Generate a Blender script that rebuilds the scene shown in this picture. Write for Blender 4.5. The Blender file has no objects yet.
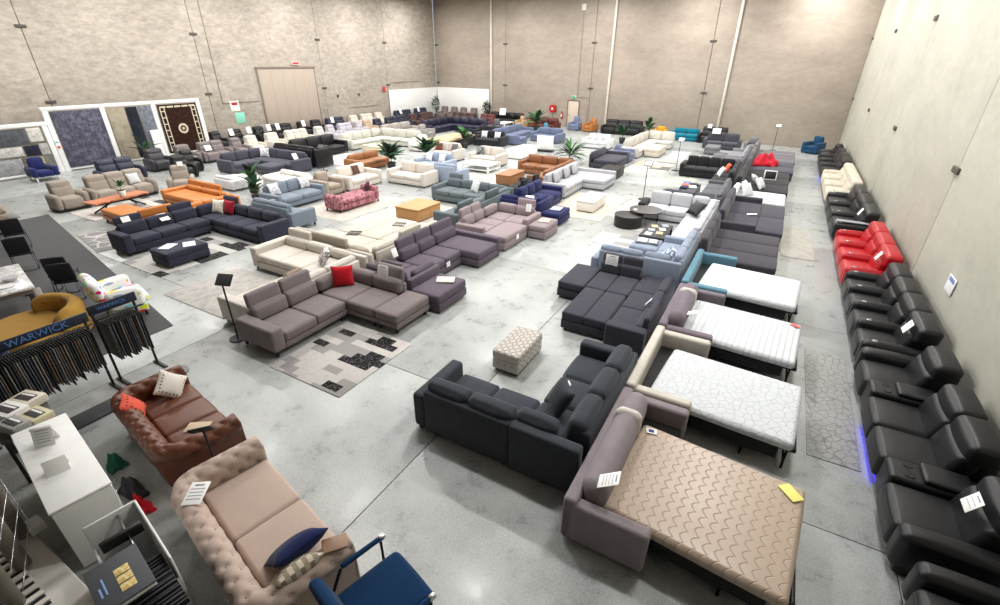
import bpy, bmesh, math, random
from mathutils import Vector, Matrix
PI = math.pi
random.seed(7)
scn = bpy.context.scene
C = scn.collection

# ------------------------------------------------------------------ camera, world, light, exposure
def setup_camera():
    yaw, pit, rol, F = -0.5147, 0.4781, 0.0074, 467.3
    cy, sy, cp, sp = math.cos(yaw), math.sin(yaw), math.cos(pit), math.sin(pit)
    fwd = Vector((sy*cp, cy*cp, -sp)); right = Vector((cy, -sy, 0)); up = right.cross(fwd)
    r = math.cos(rol)*right + math.sin(rol)*up
    u = -math.sin(rol)*right + math.cos(rol)*up
    m = Matrix((r, u, -fwd)).transposed().to_4x4()
    m.translation = Vector((0, 0, 5))
    cd = bpy.data.cameras.new('camera'); co = bpy.data.objects.new('camera', cd)
    cd.sensor_width = 36; cd.lens = F/1000*36; cd.clip_end = 200; cd.clip_start = .05
    co.matrix_world = m; C.objects.link(co); scn.camera = co
setup_camera()
w = bpy.data.worlds.new('world'); scn.world = w; w.use_nodes = True
w.node_tree.nodes['Background'].inputs[0].default_value = (.75, .87, 1, 1)
w.node_tree.nodes['Background'].inputs[1].default_value = 0.6
scn.view_settings.view_transform = 'Standard'; scn.view_settings.look = 'None'
scn.view_settings.gamma = 1; scn.view_settings.use_curve_mapping = False
scn.view_settings.exposure = 0.1
LAMP_POWER = 315
LAMP_COL = (1.0, .985, .965)
LAMP_Z = 9.5
LAMP_Y = (7.4, 13.1, 18.8, 24.5, 30.2, 35.8)
LAMP_XY = [(x, y) for x in (-27.5, -20.5, -13.5, -6.5, .4) for y in LAMP_Y]

# ------------------------------------------------------------------ helpers
def lin(c):
    return tuple(((v/255)/12.92 if v/255 <= .04045 else ((v/255+.055)/1.055)**2.4) for v in c[:3]) + (1,)
MATS = {}
def newmat(key):
    m = bpy.data.materials.new(key); m.use_nodes = True
    nt = m.node_tree; b = nt.nodes['Principled BSDF']
    return m, nt, b
def nd(nt, t, **kw):
    n = nt.nodes.new(t)
    for k, v in kw.items():
        if k in n.inputs: n.inputs[k].default_value = v
        else: setattr(n, k, v)
    return n
def ramp(nt, src, stops):
    r = nt.nodes.new('ShaderNodeValToRGB'); e = r.color_ramp.elements
    while len(e) < len(stops): e.new(.5)
    for i, (p, c) in enumerate(stops): e[i].position = p; e[i].color = c
    nt.links.new(src, r.inputs[0]); return r.outputs[0]
def mixc(nt, fac, a, b, bt='MIX'):
    n = nt.nodes.new('ShaderNodeMix'); n.data_type = 'RGBA'; n.blend_type = bt
    for s, v in ((n.inputs[0], fac), (n.inputs[6], a), (n.inputs[7], b)):
        if hasattr(v, 'is_linked'): nt.links.new(v, s)
        else: s.default_value = v
    return n.outputs[2]
def bump(nt, b, src, strength, dist=.01):
    n = nt.nodes.new('ShaderNodeBump'); n.inputs['Strength'].default_value = strength; n.inputs['Distance'].default_value = dist
    nt.links.new(src, n.inputs['Height']); nt.links.new(n.outputs[0], b.inputs['Normal'])
def objco(nt):
    return nt.nodes.new('ShaderNodeTexCoord').outputs['Object']
def noise(nt, co, scale, detail=4, rough=.5):
    n = nd(nt, 'ShaderNodeTexNoise', Scale=scale, Detail=detail, Roughness=rough)
    nt.links.new(co, n.inputs['Vector']); return n.outputs['Fac']
def sc(c, k): return (c[0]*k, c[1]*k, c[2]*k, 1)
def fabric(col, var=.22, rough=.92):
    key = 'fabric_%d_%d_%d' % tuple(col)
    if key in MATS: return MATS[key]
    m, nt, b = newmat(key); c = lin(col); co = objco(nt)
    n1 = noise(nt, co, 5, 5, .6); n2 = noise(nt, co, 90, 2)
    base = mixc(nt, n1, sc(c, 1-var), sc(c, 1+var))
    nt.links.new(base, b.inputs['Base Color'])
    b.inputs['Roughness'].default_value = rough; b.inputs['Specular IOR Level'].default_value = .15
    b.inputs['Sheen Weight'].default_value = .12; b.inputs['Sheen Roughness'].default_value = .5
    bump(nt, b, n2, .25, .006); MATS[key] = m; return m
def leather(col, rough=.42):
    key = 'leather_%d_%d_%d' % tuple(col)
    if key in MATS: return MATS[key]
    m, nt, b = newmat(key); c = lin(col); co = objco(nt)
    n1 = noise(nt, co, 3.5, 6, .65)
    v = nd(nt, 'ShaderNodeTexVoronoi', Scale=120); nt.links.new(co, v.inputs['Vector'])
    base = mixc(nt, n1, sc(c, .75), sc(c, 1.25)); nt.links.new(base, b.inputs['Base Color'])
    b.inputs['Roughness'].default_value = rough; b.inputs['Specular IOR Level'].default_value = .4
    bump(nt, b, v.outputs['Distance'], .12, .004); MATS[key] = m; return m
def plain(col, rough=.5, metal=0, emit=0, name=None):
    key = name or 'plain_%d_%d_%d_%d_%d' % (*col, int(rough*100), int(metal*10))
    if key in MATS: return MATS[key]
    m, nt, b = newmat(key); c = lin(col); co = objco(nt)
    n1 = noise(nt, co, 6, 4); base = mixc(nt, n1, sc(c, .93), sc(c, 1.06)); nt.links.new(base, b.inputs['Base Color'])
    b.inputs['Roughness'].default_value = rough; b.inputs['Metallic'].default_value = metal
    if emit: b.inputs['Emission Color'].default_value = c; b.inputs['Emission Strength'].default_value = emit
    MATS[key] = m; return m
def wood(col):
    key = 'wood_%d_%d_%d' % tuple(col)
    if key in MATS: return MATS[key]
    m, nt, b = newmat(key); c = lin(col); co = objco(nt)
    mp = nd(nt, 'ShaderNodeMapping'); mp.inputs['Scale'].default_value = (14, 1.5, 14); nt.links.new(co, mp.inputs[0])
    n1 = noise(nt, mp.outputs[0], 2.2, 5, .6); base = mixc(nt, n1, sc(c, .7), sc(c, 1.2)); nt.links.new(base, b.inputs['Base Color'])
    b.inputs['Roughness'].default_value = .5; MATS[key] = m; return m

def me_from(name, vs, fs, smooth=True):
    me = bpy.data.meshes.new(name); me.from_pydata(vs, [], fs); me.materials.append(None)
    if smooth: me.polygons.foreach_set('use_smooth', [True]*len(me.polygons))
    me.update(); return me
CACHE = {}
def rb(w, d, h, r=.04, pf=(0, 0, 0), lod=1, lean=0.0):
    """rounded, slightly puffed block; origin at the centre of its underside"""
    w, d, h = max(w, .004), max(d, .004), max(h, .004)
    r = max(.0008, min(r, w*.48, d*.48, h*.48))
    if isinstance(pf, (int, float)): pf = (pf*.5, pf*.5, pf)
    key = ('rb', round(w, 3), round(d, 3), round(h, 3), round(r, 3), pf, lod, round(lean, 3))
    if key in CACHE: return CACHE[key]
    half = (w/2, d/2, h/2)
    puffed = any(pf)
    nin = {0: 5, 1: 3, 2: 2}[lod] if puffed else 1
    ang = {0: (0, .2618, .5236, PI/4), 1: (0, PI/8, PI/4), 2: (0, PI/4)}[lod]
    ax = []
    for a in half:
        pos = [a-r+r*math.tan(t) for t in ang]
        inner = [-(a-r)+2*(a-r)*i/nin for i in range(1, nin)]
        ax.append([-v for v in reversed(pos)] + inner + pos)
    vs, idx, fs = [], {}, []
    def vert(p):
        k = tuple(round(c, 5) for c in p)
        if k in idx: return idx[k]
        q = list(p); inn = [max(-(half[i]-r), min(half[i]-r, q[i])) for i in range(3)]
        dv = [q[i]-inn[i] for i in range(3)]; L = math.sqrt(sum(c*c for c in dv))
        if L > 1e-9: q = [inn[i]+dv[i]/L*r for i in range(3)]
        if puffed:
            pn = [p[i]/half[i] for i in range(3)]
            for i in range(3):
                j, k2 = (i+1) % 3, (i+2) % 3
                q[i] += pf[i]*pn[i]*(1-pn[j]**2)*(1-pn[k2]**2)
        z = q[2]+half[2]
        vs.append((q[0], q[1]+lean*z, z)); idx[k] = len(vs)-1; return idx[k]
    for a in range(3):
        b, c = (a+1) % 3, (a+2) % 3
        for s in (-1, 1):
            A, B = ax[b], ax[c]
            for i in range(len(A)-1):
                for j in range(len(B)-1):
                    quad = []
                    for (ii, jj) in ((i, j), (i+1, j), (i+1, j+1), (i, j+1)):
                        p = [0, 0, 0]; p[a] = s*half[a]; p[b] = A[ii]; p[c] = B[jj]; quad.append(vert(p))
                    fs.append(quad if s > 0 else quad[::-1])
    me = me_from('block', vs, fs); CACHE[key] = me; return me
def box(w, d, h): return rb(w, d, h, .003, 0, 2)
def cyl(r, h, n=20, r2=None):
    key = ('cyl', round(r, 4), round(h, 4), n, r2)
    if key in CACHE: return CACHE[key]
    r2 = r if r2 is None else r2; e = min(.008, r*.15, h*.2)
    prof = [(r-e, 0), (r, e), (r2, h-e), (r2-e, h)]
    vs, fs = [], []
    for i in range(n):
        a = 2*PI*i/n
        for (pr, z) in prof: vs.append((pr*math.cos(a), pr*math.sin(a), z))
    k = len(prof)
    for i in range(n):
        j = (i+1) % n
        for t in range(k-1): fs.append((i*k+t, j*k+t, j*k+t+1, i*k+t+1))
    fs.append([i*k for i in range(n)][::-1]); fs.append([i*k+k-1 for i in range(n)])
    me = me_from('cylinder', vs, fs)
    me.polygons[len(fs)-1].use_smooth = False; me.polygons[len(fs)-2].use_smooth = False
    CACHE[key] = me; return me
def tube(pts, r, n=8):
    vs, fs = [], []; P = [Vector(p) for p in pts]
    for i, p in enumerate(P):
        t = (P[min(i+1, len(P)-1)]-P[max(i-1, 0)]).normalized()
        a = t.cross(Vector((0, 0, 1)));
        if a.length < .05: a = t.cross(Vector((1, 0, 0)))
        a.normalize(); b = t.cross(a)
        for k in range(n):
            an = 2*PI*k/n; vs.append(tuple(p+a*math.cos(an)*r+b*math.sin(an)*r))
    for i in range(len(P)-1):
        for k in range(n):
            k2 = (k+1) % n; fs.append((i*n+k, i*n+k2, (i+1)*n+k2, (i+1)*n+k))
    fs.append(list(range(n))[::-1]); fs.append([(len(P)-1)*n+k for k in range(n)])
    return me_from('tube', vs, fs)
def pillow_mesh(w, h, t, n=9):
    key = ('pil', w, h, t)
    if key in CACHE: return CACHE[key]
    vs, fs = [], []
    for s in (1, -1):
        for i in range(n+1):
            for j in range(n+1):
                u, v = -1+2*i/n, -1+2*j/n
                k = max(0, (1-u*u)*(1-v*v))**.42
                cu = u*(1-.09*(1-v*v)**1); cv = v*(1-.09*(1-u*u))
                vs.append((cu*w/2, s*(t/2*k+.004), h/2+cv*h/2))
    N = (n+1)**2
    for i in range(n):
        for j in range(n):
            a, b, c, d = i*(n+1)+j, (i+1)*(n+1)+j, (i+1)*(n+1)+j+1, i*(n+1)+j+1
            fs.append((a, d, c, b)); fs.append((N+a, N+b, N+c, N+d))
    rim = [i*(n+1) for i in range(n+1)] + [n*(n+1)+j for j in range(1, n+1)] + [i*(n+1)+n for i in range(n-1, -1, -1)] + [j for j in range(n-1, 0, -1)]
    for i in range(len(rim)):
        a, b = rim[i], rim[(i+1) % len(rim)]; fs.append((a, b, N+b, N+a))
    me = me_from('pillow', vs, fs); CACHE[key] = me; return me

def add(name, me, mt, parent=None, loc=(0, 0, 0), rz=0, rot=None, label=None):
    o = bpy.data.objects.new(name, me); C.objects.link(o)
    o.location = loc; o.rotation_euler = rot if rot else (0, 0, rz)
    if parent: o.parent = parent
    if o.material_slots and mt:
        o.material_slots[0].link = 'OBJECT'; o.material_slots[0].material = mt
    if label: o['label'] = label
    return o
def tag(o, label, cat, group=None):
    o['label'] = label; o['category'] = cat
    if group: o['group'] = group
    return o
def thing(name, label, cat, loc=(0, 0, 0), rz=0, group=None):
    o = bpy.data.objects.new(name, None); C.objects.link(o); o.empty_display_size = .2
    o.location = loc; o.rotation_euler = (0, 0, rz)
    return tag(o, label, cat, group)
def struct(name, me, mt, parent=None, loc=(0, 0, 0), rz=0):
    o = add(name, me, mt, parent, loc, rz)
    if not parent: o['kind'] = 'structure'
    return o
FACE = {'S': 0, 'E': PI/2, 'N': PI, 'W': -PI/2}
SIDE = {'S': {'w': -1, 'e': 1}, 'E': {'s': -1, 'n': 1}, 'N': {'e': -1, 'w': 1}, 'W': {'n': -1, 's': 1}}
BLACK = plain((22, 22, 24), .5); CHROME = plain((190, 190, 195), .25, 1); WHITE = plain((238, 238, 236), .55)
DARKMETAL = plain((30, 30, 32), .4, .6)

# ------------------------------------------------------------------ surface materials
def concrete_floor():
    m, nt, b = newmat('polished_concrete'); g = nt.nodes.new('ShaderNodeNewGeometry').outputs['Position']
    n1 = noise(nt, g, .35, 6, .62); n2 = noise(nt, g, 2.2, 8, .7); n3 = noise(nt, g, 11, 6, .65)
    c = ramp(nt, n1, [(.3, lin((142, 147, 148))), (.5, lin((163, 167, 166))), (.7, lin((177, 179, 175)))])
    c = mixc(nt, .55, c, ramp(nt, n2, [(.32, lin((118, 122, 123))), (.5, lin((164, 168, 167))), (.7, lin((186, 187, 183)))]))
    n5 = noise(nt, g, 38, 3, .6); c = mixc(nt, .22, c, ramp(nt, n5, [(.35, lin((112, 114, 114))), (.65, lin((204, 206, 204)))]))
    # scuffs and tyre marks
    d = nd(nt, 'ShaderNodeTexNoise', Scale=1.3, Detail=10, Roughness=.78, Distortion=1.2); nt.links.new(g, d.inputs['Vector'])
    sm = ramp(nt, d.outputs['Fac'], [(.565, (0, 0, 0, 1)), (.70, (1, 1, 1, 1))])
    fl = ramp(nt, n3, [(.44, (0, 0, 0, 1)), (.6, (1, 1, 1, 1))])
    mk = mixc(nt, 1, sm, fl, 'MULTIPLY')
    mk2 = mixc(nt, 1, mk, (.62, .62, .62, 1), 'MULTIPLY')
    c = mixc(nt, mk2, c, lin((104, 102, 98)))
    nt.links.new(c, b.inputs['Base Color'])
    r = ramp(nt, n2, [(.3, (.22, .22, .22, 1)), (.7, (.42, .42, .42, 1))]); nt.links.new(r, b.inputs['Roughness'])
    b.inputs['Specular IOR Level'].default_value = .5; bump(nt, b, n3, .05, .004); return m
def concrete_wall(name, lo, mid, hi, streak=.35):
    m, nt, b = newmat(name); g = nt.nodes.new('ShaderNodeNewGeometry').outputs['Position']
    mp = nd(nt, 'ShaderNodeMapping'); mp.inputs['Scale'].default_value = (.55, .55, 1.15); nt.links.new(g, mp.inputs[0])
    n1 = noise(nt, mp.outputs[0], .55, 7, .65); n2 = noise(nt, mp.outputs[0], 3.6, 9, .74); n3 = noise(nt, g, 14, 5, .6)
    c = ramp(nt, n1, [(.28, lin(lo)), (.5, lin(mid)), (.72, lin(hi))])
    c2 = ramp(nt, n2, [(.34, lin(lo)), (.5, lin(mid)), (.66, lin(hi))])
    c = mixc(nt, streak, c, c2); c = mixc(nt, .12, c, ramp(nt, n3, [(.3, lin(lo)), (.7, lin(hi))]))
    nt.links.new(c, b.inputs['Base Color']); b.inputs['Roughness'].default_value = .8
    b.inputs['Specular IOR Level'].default_value = .25
    bump(nt, b, n2, .12, .01); return m
M_FLOOR = concrete_floor()
M_WL = concrete_wall('precast_left', (144, 136, 126), (179, 169, 157), (210, 201, 190), .64)
M_WB = concrete_wall('precast_back', (146, 135, 124), (171, 159, 147), (187, 175, 162), .35)
M_WR = concrete_wall('precast_right', (174, 173, 161), (193, 191, 178), (206, 204, 192), .35)
M_JOINT = plain((70, 66, 60), .9)
M_CEIL = plain((205, 203, 198), .8)

# ------------------------------------------------------------------ the building
def build_shell():
    fl = struct('floor', box(40, 50, .2), M_JOINT, None, (-13, 18.5, -.214))
    xs = [-32.5, -26.2, -20.5, -14.8, -9.1, -3.42, 2.25, 4.5]; ys = [-5, -.4, 5.2, 10.78, 16.4, 22, 27.6, 33.2, 42]
    for i in range(len(xs)-1):
        for j in range(len(ys)-1):
            g = .012
            add('slab', box(xs[i+1]-xs[i]-g, ys[j+1]-ys[j]-g, .012), M_FLOOR, fl,
                ((xs[i]+xs[i+1])/2+13, (ys[j]+ys[j+1])/2-18.5, .202))
    def wall(name, A, B, cuts, mt, h=10.2, inside=1):
        """precast panel wall from A to B; panels stand proud of a dark backing; cuts are fractions of its length"""
        ax, ay = A; bx, by = B; L = math.hypot(bx-ax, by-ay); rz = math.atan2(by-ay, bx-ax)
        w_ = struct(name, box(L, .1, h), M_JOINT, None, ((ax+bx)/2, (ay+by)/2, 0), rz)
        nx, ny = -math.sin(rz)*inside, math.cos(rz)*inside
        w_.location = ((ax+bx)/2-nx*.2, (ay+by)/2-ny*.2, 0)
        cs = [0]+cuts+[L]
        for i in range(len(cs)-1):
            wd = cs[i+1]-cs[i]-.035
            add('panel', box(wd, .14, h-.01), mt, w_, ((cs[i]+cs[i+1])/2-L/2, inside*(.2-.07), .005))
        for c_ in cuts+([.25] if name != 'wall_left' else []):
            for z in (3.05, 6.25):
                add('bracket', rb(.42, .05, .13, .01, 0, 2), plain((84, 80, 74), .6), w_, (c_-L/2, inside*(.2+.026), z-.065))
        return w_
    # left wall: length measured from A
    A, B = (-31.85, -5), (-30.42, 40.78)
    wl = wall('wall_left', A, B, [7.6, 15.68, 23.42, 32.25, 39.12], M_WL, 10.2, -1)
    wall('wall_back', (-30.4, 40.8), (3.37, 37.6), [8.15, 16.45, 25.15], M_WB, 10.2, -1)
    wall('wall_right', (3.36, 37.6), (3.34, -5), [8.6, 16.4, 24.4, 32.6], M_WR, 10.2, -1)
    struct('wall_front', box(37, .2, 10.2), M_WB, None, (-14, -5.15, 0))
    ce = struct('ceiling', box(40, 50, .2), M_CEIL, None, (-13, 18.5, 10.25))
    for y in (-2.2,)+LAMP_Y:
        add('beam', box(39, .25, .4), plain((150, 150, 150), .5, .5), ce, (0, y-18.5, -.42))
    struct('mezzanine_deck', box(15.9, 4.3, .25), plain((150, 148, 144), .7), None, (-4.7, -2.9, 3.1))
    # loading door on the left wall
    def onleft(y, off=0):      # point on left wall at world y
        t = (y+5)/45.78; return (A[0]+(B[0]-A[0])*t+off, y)
    rzl = math.atan2(45.78, 1.43)
    x, y = onleft(24.2, .05)
    d = struct('door_1', rb(4.45, .08, 4.4, .01, 0, 2), plain((176, 163, 150), .7), None, (x, y, 0), rzl)
    add('header', box(4.7, .14, .12), plain((132, 122, 112), .7), d, (0, -.01, 4.4))
    for k in range(5): add('door_panel', box(.884, .02, 4.3), plain((178, 164, 150), .65), d, (-1.78+k*.89, -.05, .05))
    for s in (-1, 1): add('jamb', box(.06, .12, 4.4), plain((150, 138, 126), .7), d, (s*2.28, -.01, 0))
    # exit door on the back wall
    rzb = math.atan2(-3.2, 33.77)
    def onback(x, off=0):
        t = (x+30.4)/33.77; return (x, 40.8-3.2*t-off)
    x, y = onback(-15.4, .05)
    d = struct('door_2', rb(.94, .07, 2.04, .008, 0, 2), plain((205, 190, 172), .6), None, (x, y, 0), rzb)
    for s in (-1, 1): add('door_frame', box(.07, .1, 2.1), plain((120, 108, 98), .6), d, (s*.51, 0, 0))
    add('door_frame', box(1.1, .1, .07), plain((120, 108, 98), .6), d, (0, 0, 2.06))
    add('door_handle', box(.14, .06, .03), CHROME, d, (-.36, -.06, 1.0))
    # white low partition in the far corner
    x0, y0 = onleft(34.0, .12); x1, y1 = onleft(40.6, .12)
    struct('wall_partition_left', rb(math.hypot(x1-x0, y1-y0), .1, 2.64, .01, 0, 2), WHITE, None, ((x0+x1)/2, (y0+y1)/2, 0), rzl)
    x0, y0 = onback(-30.2, .12); x1, y1 = onback(-23.95, .12)
    struct('wall_partition_back', rb(math.hypot(x1-x0, y1-y0), .1, 2.66, .01, 0, 2), WHITE, None, ((x0+x1)/2, (y0+y1)/2, 0), rzb)
    return onleft, onback, rzl, rzb
onleft, onback, RZL, RZB = build_shell()

def lamps():
    me = rb(1.5, .42, .1, .02, 0, 2)
    em = plain((255, 250, 240), .5, 0, 14, 'lamp_diffuser')
    for i, (x, y) in enumerate(LAMP_XY):
        t = thing('high_bay_lamp', 'long white high bay lamp hung below the warehouse ceiling', 'lamp', (x, y, LAMP_Z), 0, 'high bay lamps under the ceiling')
        add('housing', me, plain((210, 210, 210), .4, .3), t, (0, 0, .02))
        add('diffuser', box(1.4, .34, .02), em, t, (0, 0, -.002))
        for s in (-1, 1): add('suspension_rod', cyl(.008, .2, 6), DARKMETAL, t, (s*.6, 0, .12))
        ld = bpy.data.lights.new('lamp_light', 'AREA'); ld.shape = 'RECTANGLE'; ld.size = 1.5; ld.size_y = .5
        ld.energy = LAMP_POWER; ld.color = LAMP_COL
        lo = bpy.data.objects.new('lamp_light', ld); C.objects.link(lo); lo.parent = t; lo.location = (0, 0, -.03)
lamps()

# ------------------------------------------------------------------ sofa system
ST0 = dict(sh=.44, bh=.84, ah=.6, aw=.2, bt=.26, leg=.06, r=.05, pf=.022, lod=1, ch=.18, lean=.10, hh=.26, legm=BLACK, ar=None, frame=True)
def ST(**k): d = dict(ST0); d.update(k); return d
def local(root, fp, face):
    x0, x1, y0, y1 = fp; R = FACE[face]; cx, cy = (x0+x1)/2-root['bx'], (y0+y1)/2-root['by']
    w, d = (x1-x0, y1-y0) if face in 'SN' else (y1-y0, x1-x0)
    co, si = math.cos(R), math.sin(R)
    def P(name, me, mt, lx, ly, z, rz=0, rx=0, label=None):
        return add(name, me, mt, root, (cx+lx*co-ly*si, cy+lx*si+ly*co, z), rot=(rx, 0, R+rz), label=label)
    return w, d, P
def sides(face, arms):
    a = {-1: None, 1: None}
    for c in arms: a[SIDE[face][c.lower()]] = 'tall' if c.isupper() else 'arm'
    return a
def unit(root, M, st, fp, face, n=1, arms='', heads=(), back=1, bh=None):
    if bh: st = dict(st, bh=bh)
    w, d, P = local(root, fp, face); lod = st['lod']; r = st['r']
    a = sides(face, arms); wid = {s: (0 if not a[s] else (st['bt'] if a[s] == 'tall' else st['aw'])) for s in (-1, 1)}
    wi = w-wid[-1]-wid[1]; ci = (wid[-1]-wid[1])/2; bt = st['bt'] if back else 0
    lg, sh, chh = st['leg'], st['sh'], st['ch']
    P('base', rb(wi+.01, d-.03, sh-chh-lg, .02, 0, 2), M, ci, -.005, lg)
    ds = d-bt*.92; cw = wi/n
    for i in range(n):
        P('seat_cushion', rb(cw-.012, ds, chh, r, st['pf'], lod), M, ci-wi/2+cw*(i+.5), -d/2+ds/2, sh-chh+.004)
    if back:
        if st['frame']: P('back_frame', rb(wi+.01, bt*.42, st['bh']-.1-lg, .035, 0, 2), M, ci, d/2-bt*.21, lg)
        for i in range(n):
            P('back_cushion', rb(cw-.012, bt*.66, st['bh']-sh+.03, min(r*1.25, .085), (.006, st['pf']*1.2, st['pf']*.6), lod, st['lean']), M,
              ci-wi/2+cw*(i+.5), d/2-bt*.66, sh-.02)
    for s in (-1, 1):
        if a[s] == 'arm':
            P('arm', rb(st['aw'], d-.01, st['ah']-lg, st['ar'] or r, 0, lod), M, s*(w/2-st['aw']/2), 0, lg)
        elif a[s] == 'tall':
            P('side_back', rb(bt*.45, d-.01, st['bh']-.08-lg, .035, 0, 2), M, s*(w/2-bt*.22), 0, lg)
            k = d-bt
            P('back_cushion', rb(bt*.6, k-.02, st['bh']-sh+.03, .08, (st['pf'], .006, st['pf']*.6), lod), M, s*(w/2-bt*.72), -d/2+k/2, sh-.02)
    for i in heads:
        P('headrest', rb(cw-.03, .12, st['hh'], .04, .012, lod, .12), M, ci-wi/2+cw*(i+.5), d/2-bt*.3, st['bh']-.05)
    if lg > .01:
        for sx in (-1, 1):
            for sy in (-1, 1): P('leg', box(.05, .05, lg+.005), st['legm'], sx*(w/2-.08), sy*(d/2-.08), 0)
def bbox(fps):
    return (sum((min(f[0] for f in fps), max(f[1] for f in fps)))/2, sum((min(f[2] for f in fps), max(f[3] for f in fps)))/2)
def sofa(label, M, st, units, name='sofa', cat='sofa', group=None, rz=0):
    bx, by = bbox([u[0] for u in units]); t = thing(name, label, cat, (bx, by, 0), rz, group); t['bx'] = bx; t['by'] = by
    for u in units: unit(t, M, st, *u[:2], **(u[2] if len(u) > 2 else {}))
    del t['bx'], t['by']; return t
# recliners ---------------------------------------------------------
def recliner(label, M, fp, face, seq, name='recliner_sofa', cat='recliner', group=None, lod=1, rz=0, bh=1.0, tilt=0, aw=.2, cw=.36, led=False, cups=False):
    """seq: string of A (arm), S (seat), C (console) from the left hand of the sitter's view side (local -X)"""
    bx, by = bbox([fp]); t = thing(name, label, cat, (bx, by, 0), rz, group); t['bx'] = bx; t['by'] = by
    w, d, P = local(t, fp, face)
    ns = seq.count('S'); sw = (w-seq.count('A')*aw-seq.count('C')*cw)/ns
    P('base', rb(w-.06, d-.16, .12, .02, 0, 2), BLACK, 0, .02, .02)
    x = -w/2
    for c in seq:
        if c == 'S':
            m = x+sw/2; sd = d-.34
            P('footrest', rb(sw-.02, .16, .30, .06, .02, lod), M, m, -d/2+.1, .12)
            P('seat_cushion', rb(sw-.02, sd, .22, .07, .03, lod), M, m, -d/2+.03+sd/2, .26)
            P('back_shell', rb(sw-.004, .2, bh-.32, .07, 0, lod, .04), M, m, d/2-.15, .2)
            hw = sw+(aw if 'SAS' in seq else 0)
            P('lumbar_cushion', rb(sw-.008, .26, (bh-.4)*.66, .07, (.003, .024, .02), lod, .26), M, m, d/2-.38, .42)
            P('head_cushion', rb(hw-.008, .34, (bh-.4)*.5, .075, (.003, .022, .022), lod, .12), M, m, d/2-.22, .42+(bh-.4)*.46)
            x += sw
        elif c == 'A':
            ar = P('arm', rb(aw, d-.16, .5, .08, (.01, .01, .03), lod), M, x+aw/2, -.05, .1)
            if cups: P('cup_holder', cyl(.05, .014, 14), CHROME, x+aw/2, -d/2+.2, .606)
            x += aw
        else:
            P('console', rb(cw, d-.2, .44, .05, .01, lod), M, x+cw/2, -.04, .1)
            P('console_lid', rb(cw-.05, d*.42, .07, .03, .01, lod), M, x+cw/2, .06, .535)
            for s in (-1, 1):
                P('cup_holder', cyl(.055, .02, 16), plain((8, 8, 9), .3), x+cw/2+s*.09, -d/2+.26, .535)
            x += cw
    if led:
        P('led_strip', box(w*.3, .012, .02), plain((30, 20, 255), .5, 0, 9, 'blue_led'), led*w, -d/2+.1, .045, label='glowing blue light strip')
    del t['bx'], t['by']; return t
def cushion(label, M, x, y, z, rz=0, rx=-.35, s=.45, t=.16, h=None, cat='cushion', ry=0, group=None):
    o = add('cushion', pillow_mesh(s, h or s, t), M, None, (x, y, z), rot=(rx, ry, rz)); return tag(o, label, cat, group)
PRINT = plain((150, 152, 168), .8)
def card(label, x, y, z, rz=0, rx=-.5, w=.21, h=.28, lines=0, group=None):
    o = add('price_card', rb(w, .006, h, .002, 0, 2), plain((245, 245, 243), .6), None, (x, y, z), rot=(rx, 0, rz))
    for i in range(lines):
        add('print_line', box(w*(.75 if i else .5), .001, h*(.03 if i else .07)), PRINT, o, (0, -.0042, h*(.82-.75*i/lines)))
    return tag(o, label, 'price card', group)
def ottoman(label, M, fp, h, r=.04, lod=1, leg=.05, name='ottoman', cat='ottoman', group=None, rz=0):
    x0, x1, y0, y1 = fp; w, d = x1-x0, y1-y0
    t = thing(name, label, cat, ((x0+x1)/2, (y0+y1)/2, 0), rz, group)
    add('body', rb(w-.01, d-.01, h*.62-leg, .02, 0, 2), M, t, (0, 0, leg)); add('cushion_top', rb(w, d, h*.38, r, .012, lod), M, t, (0, 0, h*.62))
    for sx in (-1, 1):
        for sy in (-1, 1): add('leg', box(.05, .05, leg+.004), BLACK, t, (sx*(w/2-.07), sy*(d/2-.07), 0))
    return t

# ------------------------------------------------------------------ recliners along the right wall
K_BLK = leather((23, 23, 26), .42); K_RED = leather((168, 16, 28), .36); K_CRM = leather((198, 190, 174), .42)
GR = 'recliners along the right wall'
recliner('black leather recliner sofa at the near end of the right wall row', K_BLK, (2.16, 3.2, 2.45, 4.72), 'W', 'ASSA', group=GR, lod=0, aw=.24)
recliner('long black leather theatre sofa with two cup holder consoles and blue floor glow', K_BLK, (2.08, 3.2, 4.92, 9.24), 'W', 'ASCSSCSA', group=GR, lod=0, aw=.26, cw=.4, led=.02)
recliner('black four seat theatre recliner with ringed cup holders on thin arms beside the red one', K_BLK, (2.12, 3.2, 9.36, 13.12), 'W', 'ASASASASA', group=GR, lod=0, aw=.2, cups=True)
recliner('red leather recliner sofa against the right wall', K_RED, (2.12, 3.2, 13.24, 16.7), 'W', 'ASASASA', group=GR, lod=0, aw=.22, cups=True)
recliner('black leather recliner sofa between the red and the cream recliner', K_BLK, (2.1, 3.2, 17.3, 21.95), 'W', 'ASASASA', group=GR, aw=.24, cups=True)
recliner('cream leather recliner sofa against the right wall', K_CRM, (2.1, 3.2, 22.15, 26.8), 'W', 'ASASASA', group=GR, aw=.24, cups=True)
recliner('black leather recliner sofa with blue floor glow beyond the cream recliner', K_BLK, (2.1, 3.2, 27.0, 31.7), 'W', 'ASASASA', group=GR, aw=.24, led=.32)
recliner('black recliner armchair at the far end of the right wall row', K_BLK, (2.15, 3.2, 32.1, 33.3), 'W', 'ASA', name='recliner_chair', group=GR, lod=2)
o = add('cover', rb(.96, .2, .03, .012, (0, 0, .01), 1), fabric((150, 152, 158)), None, (2.62, 17.45, .645)); tag(o, 'light grey cover laid over the arm of the black recliner by the red one', 'cover')
card('white price card on the red leather recliner', 2.68, 13.62, .8, -PI/2, -.45, .2, .22, 3)
card('white price card on the black four seat theatre recliner', 2.68, 9.72, .8, -PI/2, -.45, .22, .22, 3)
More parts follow.
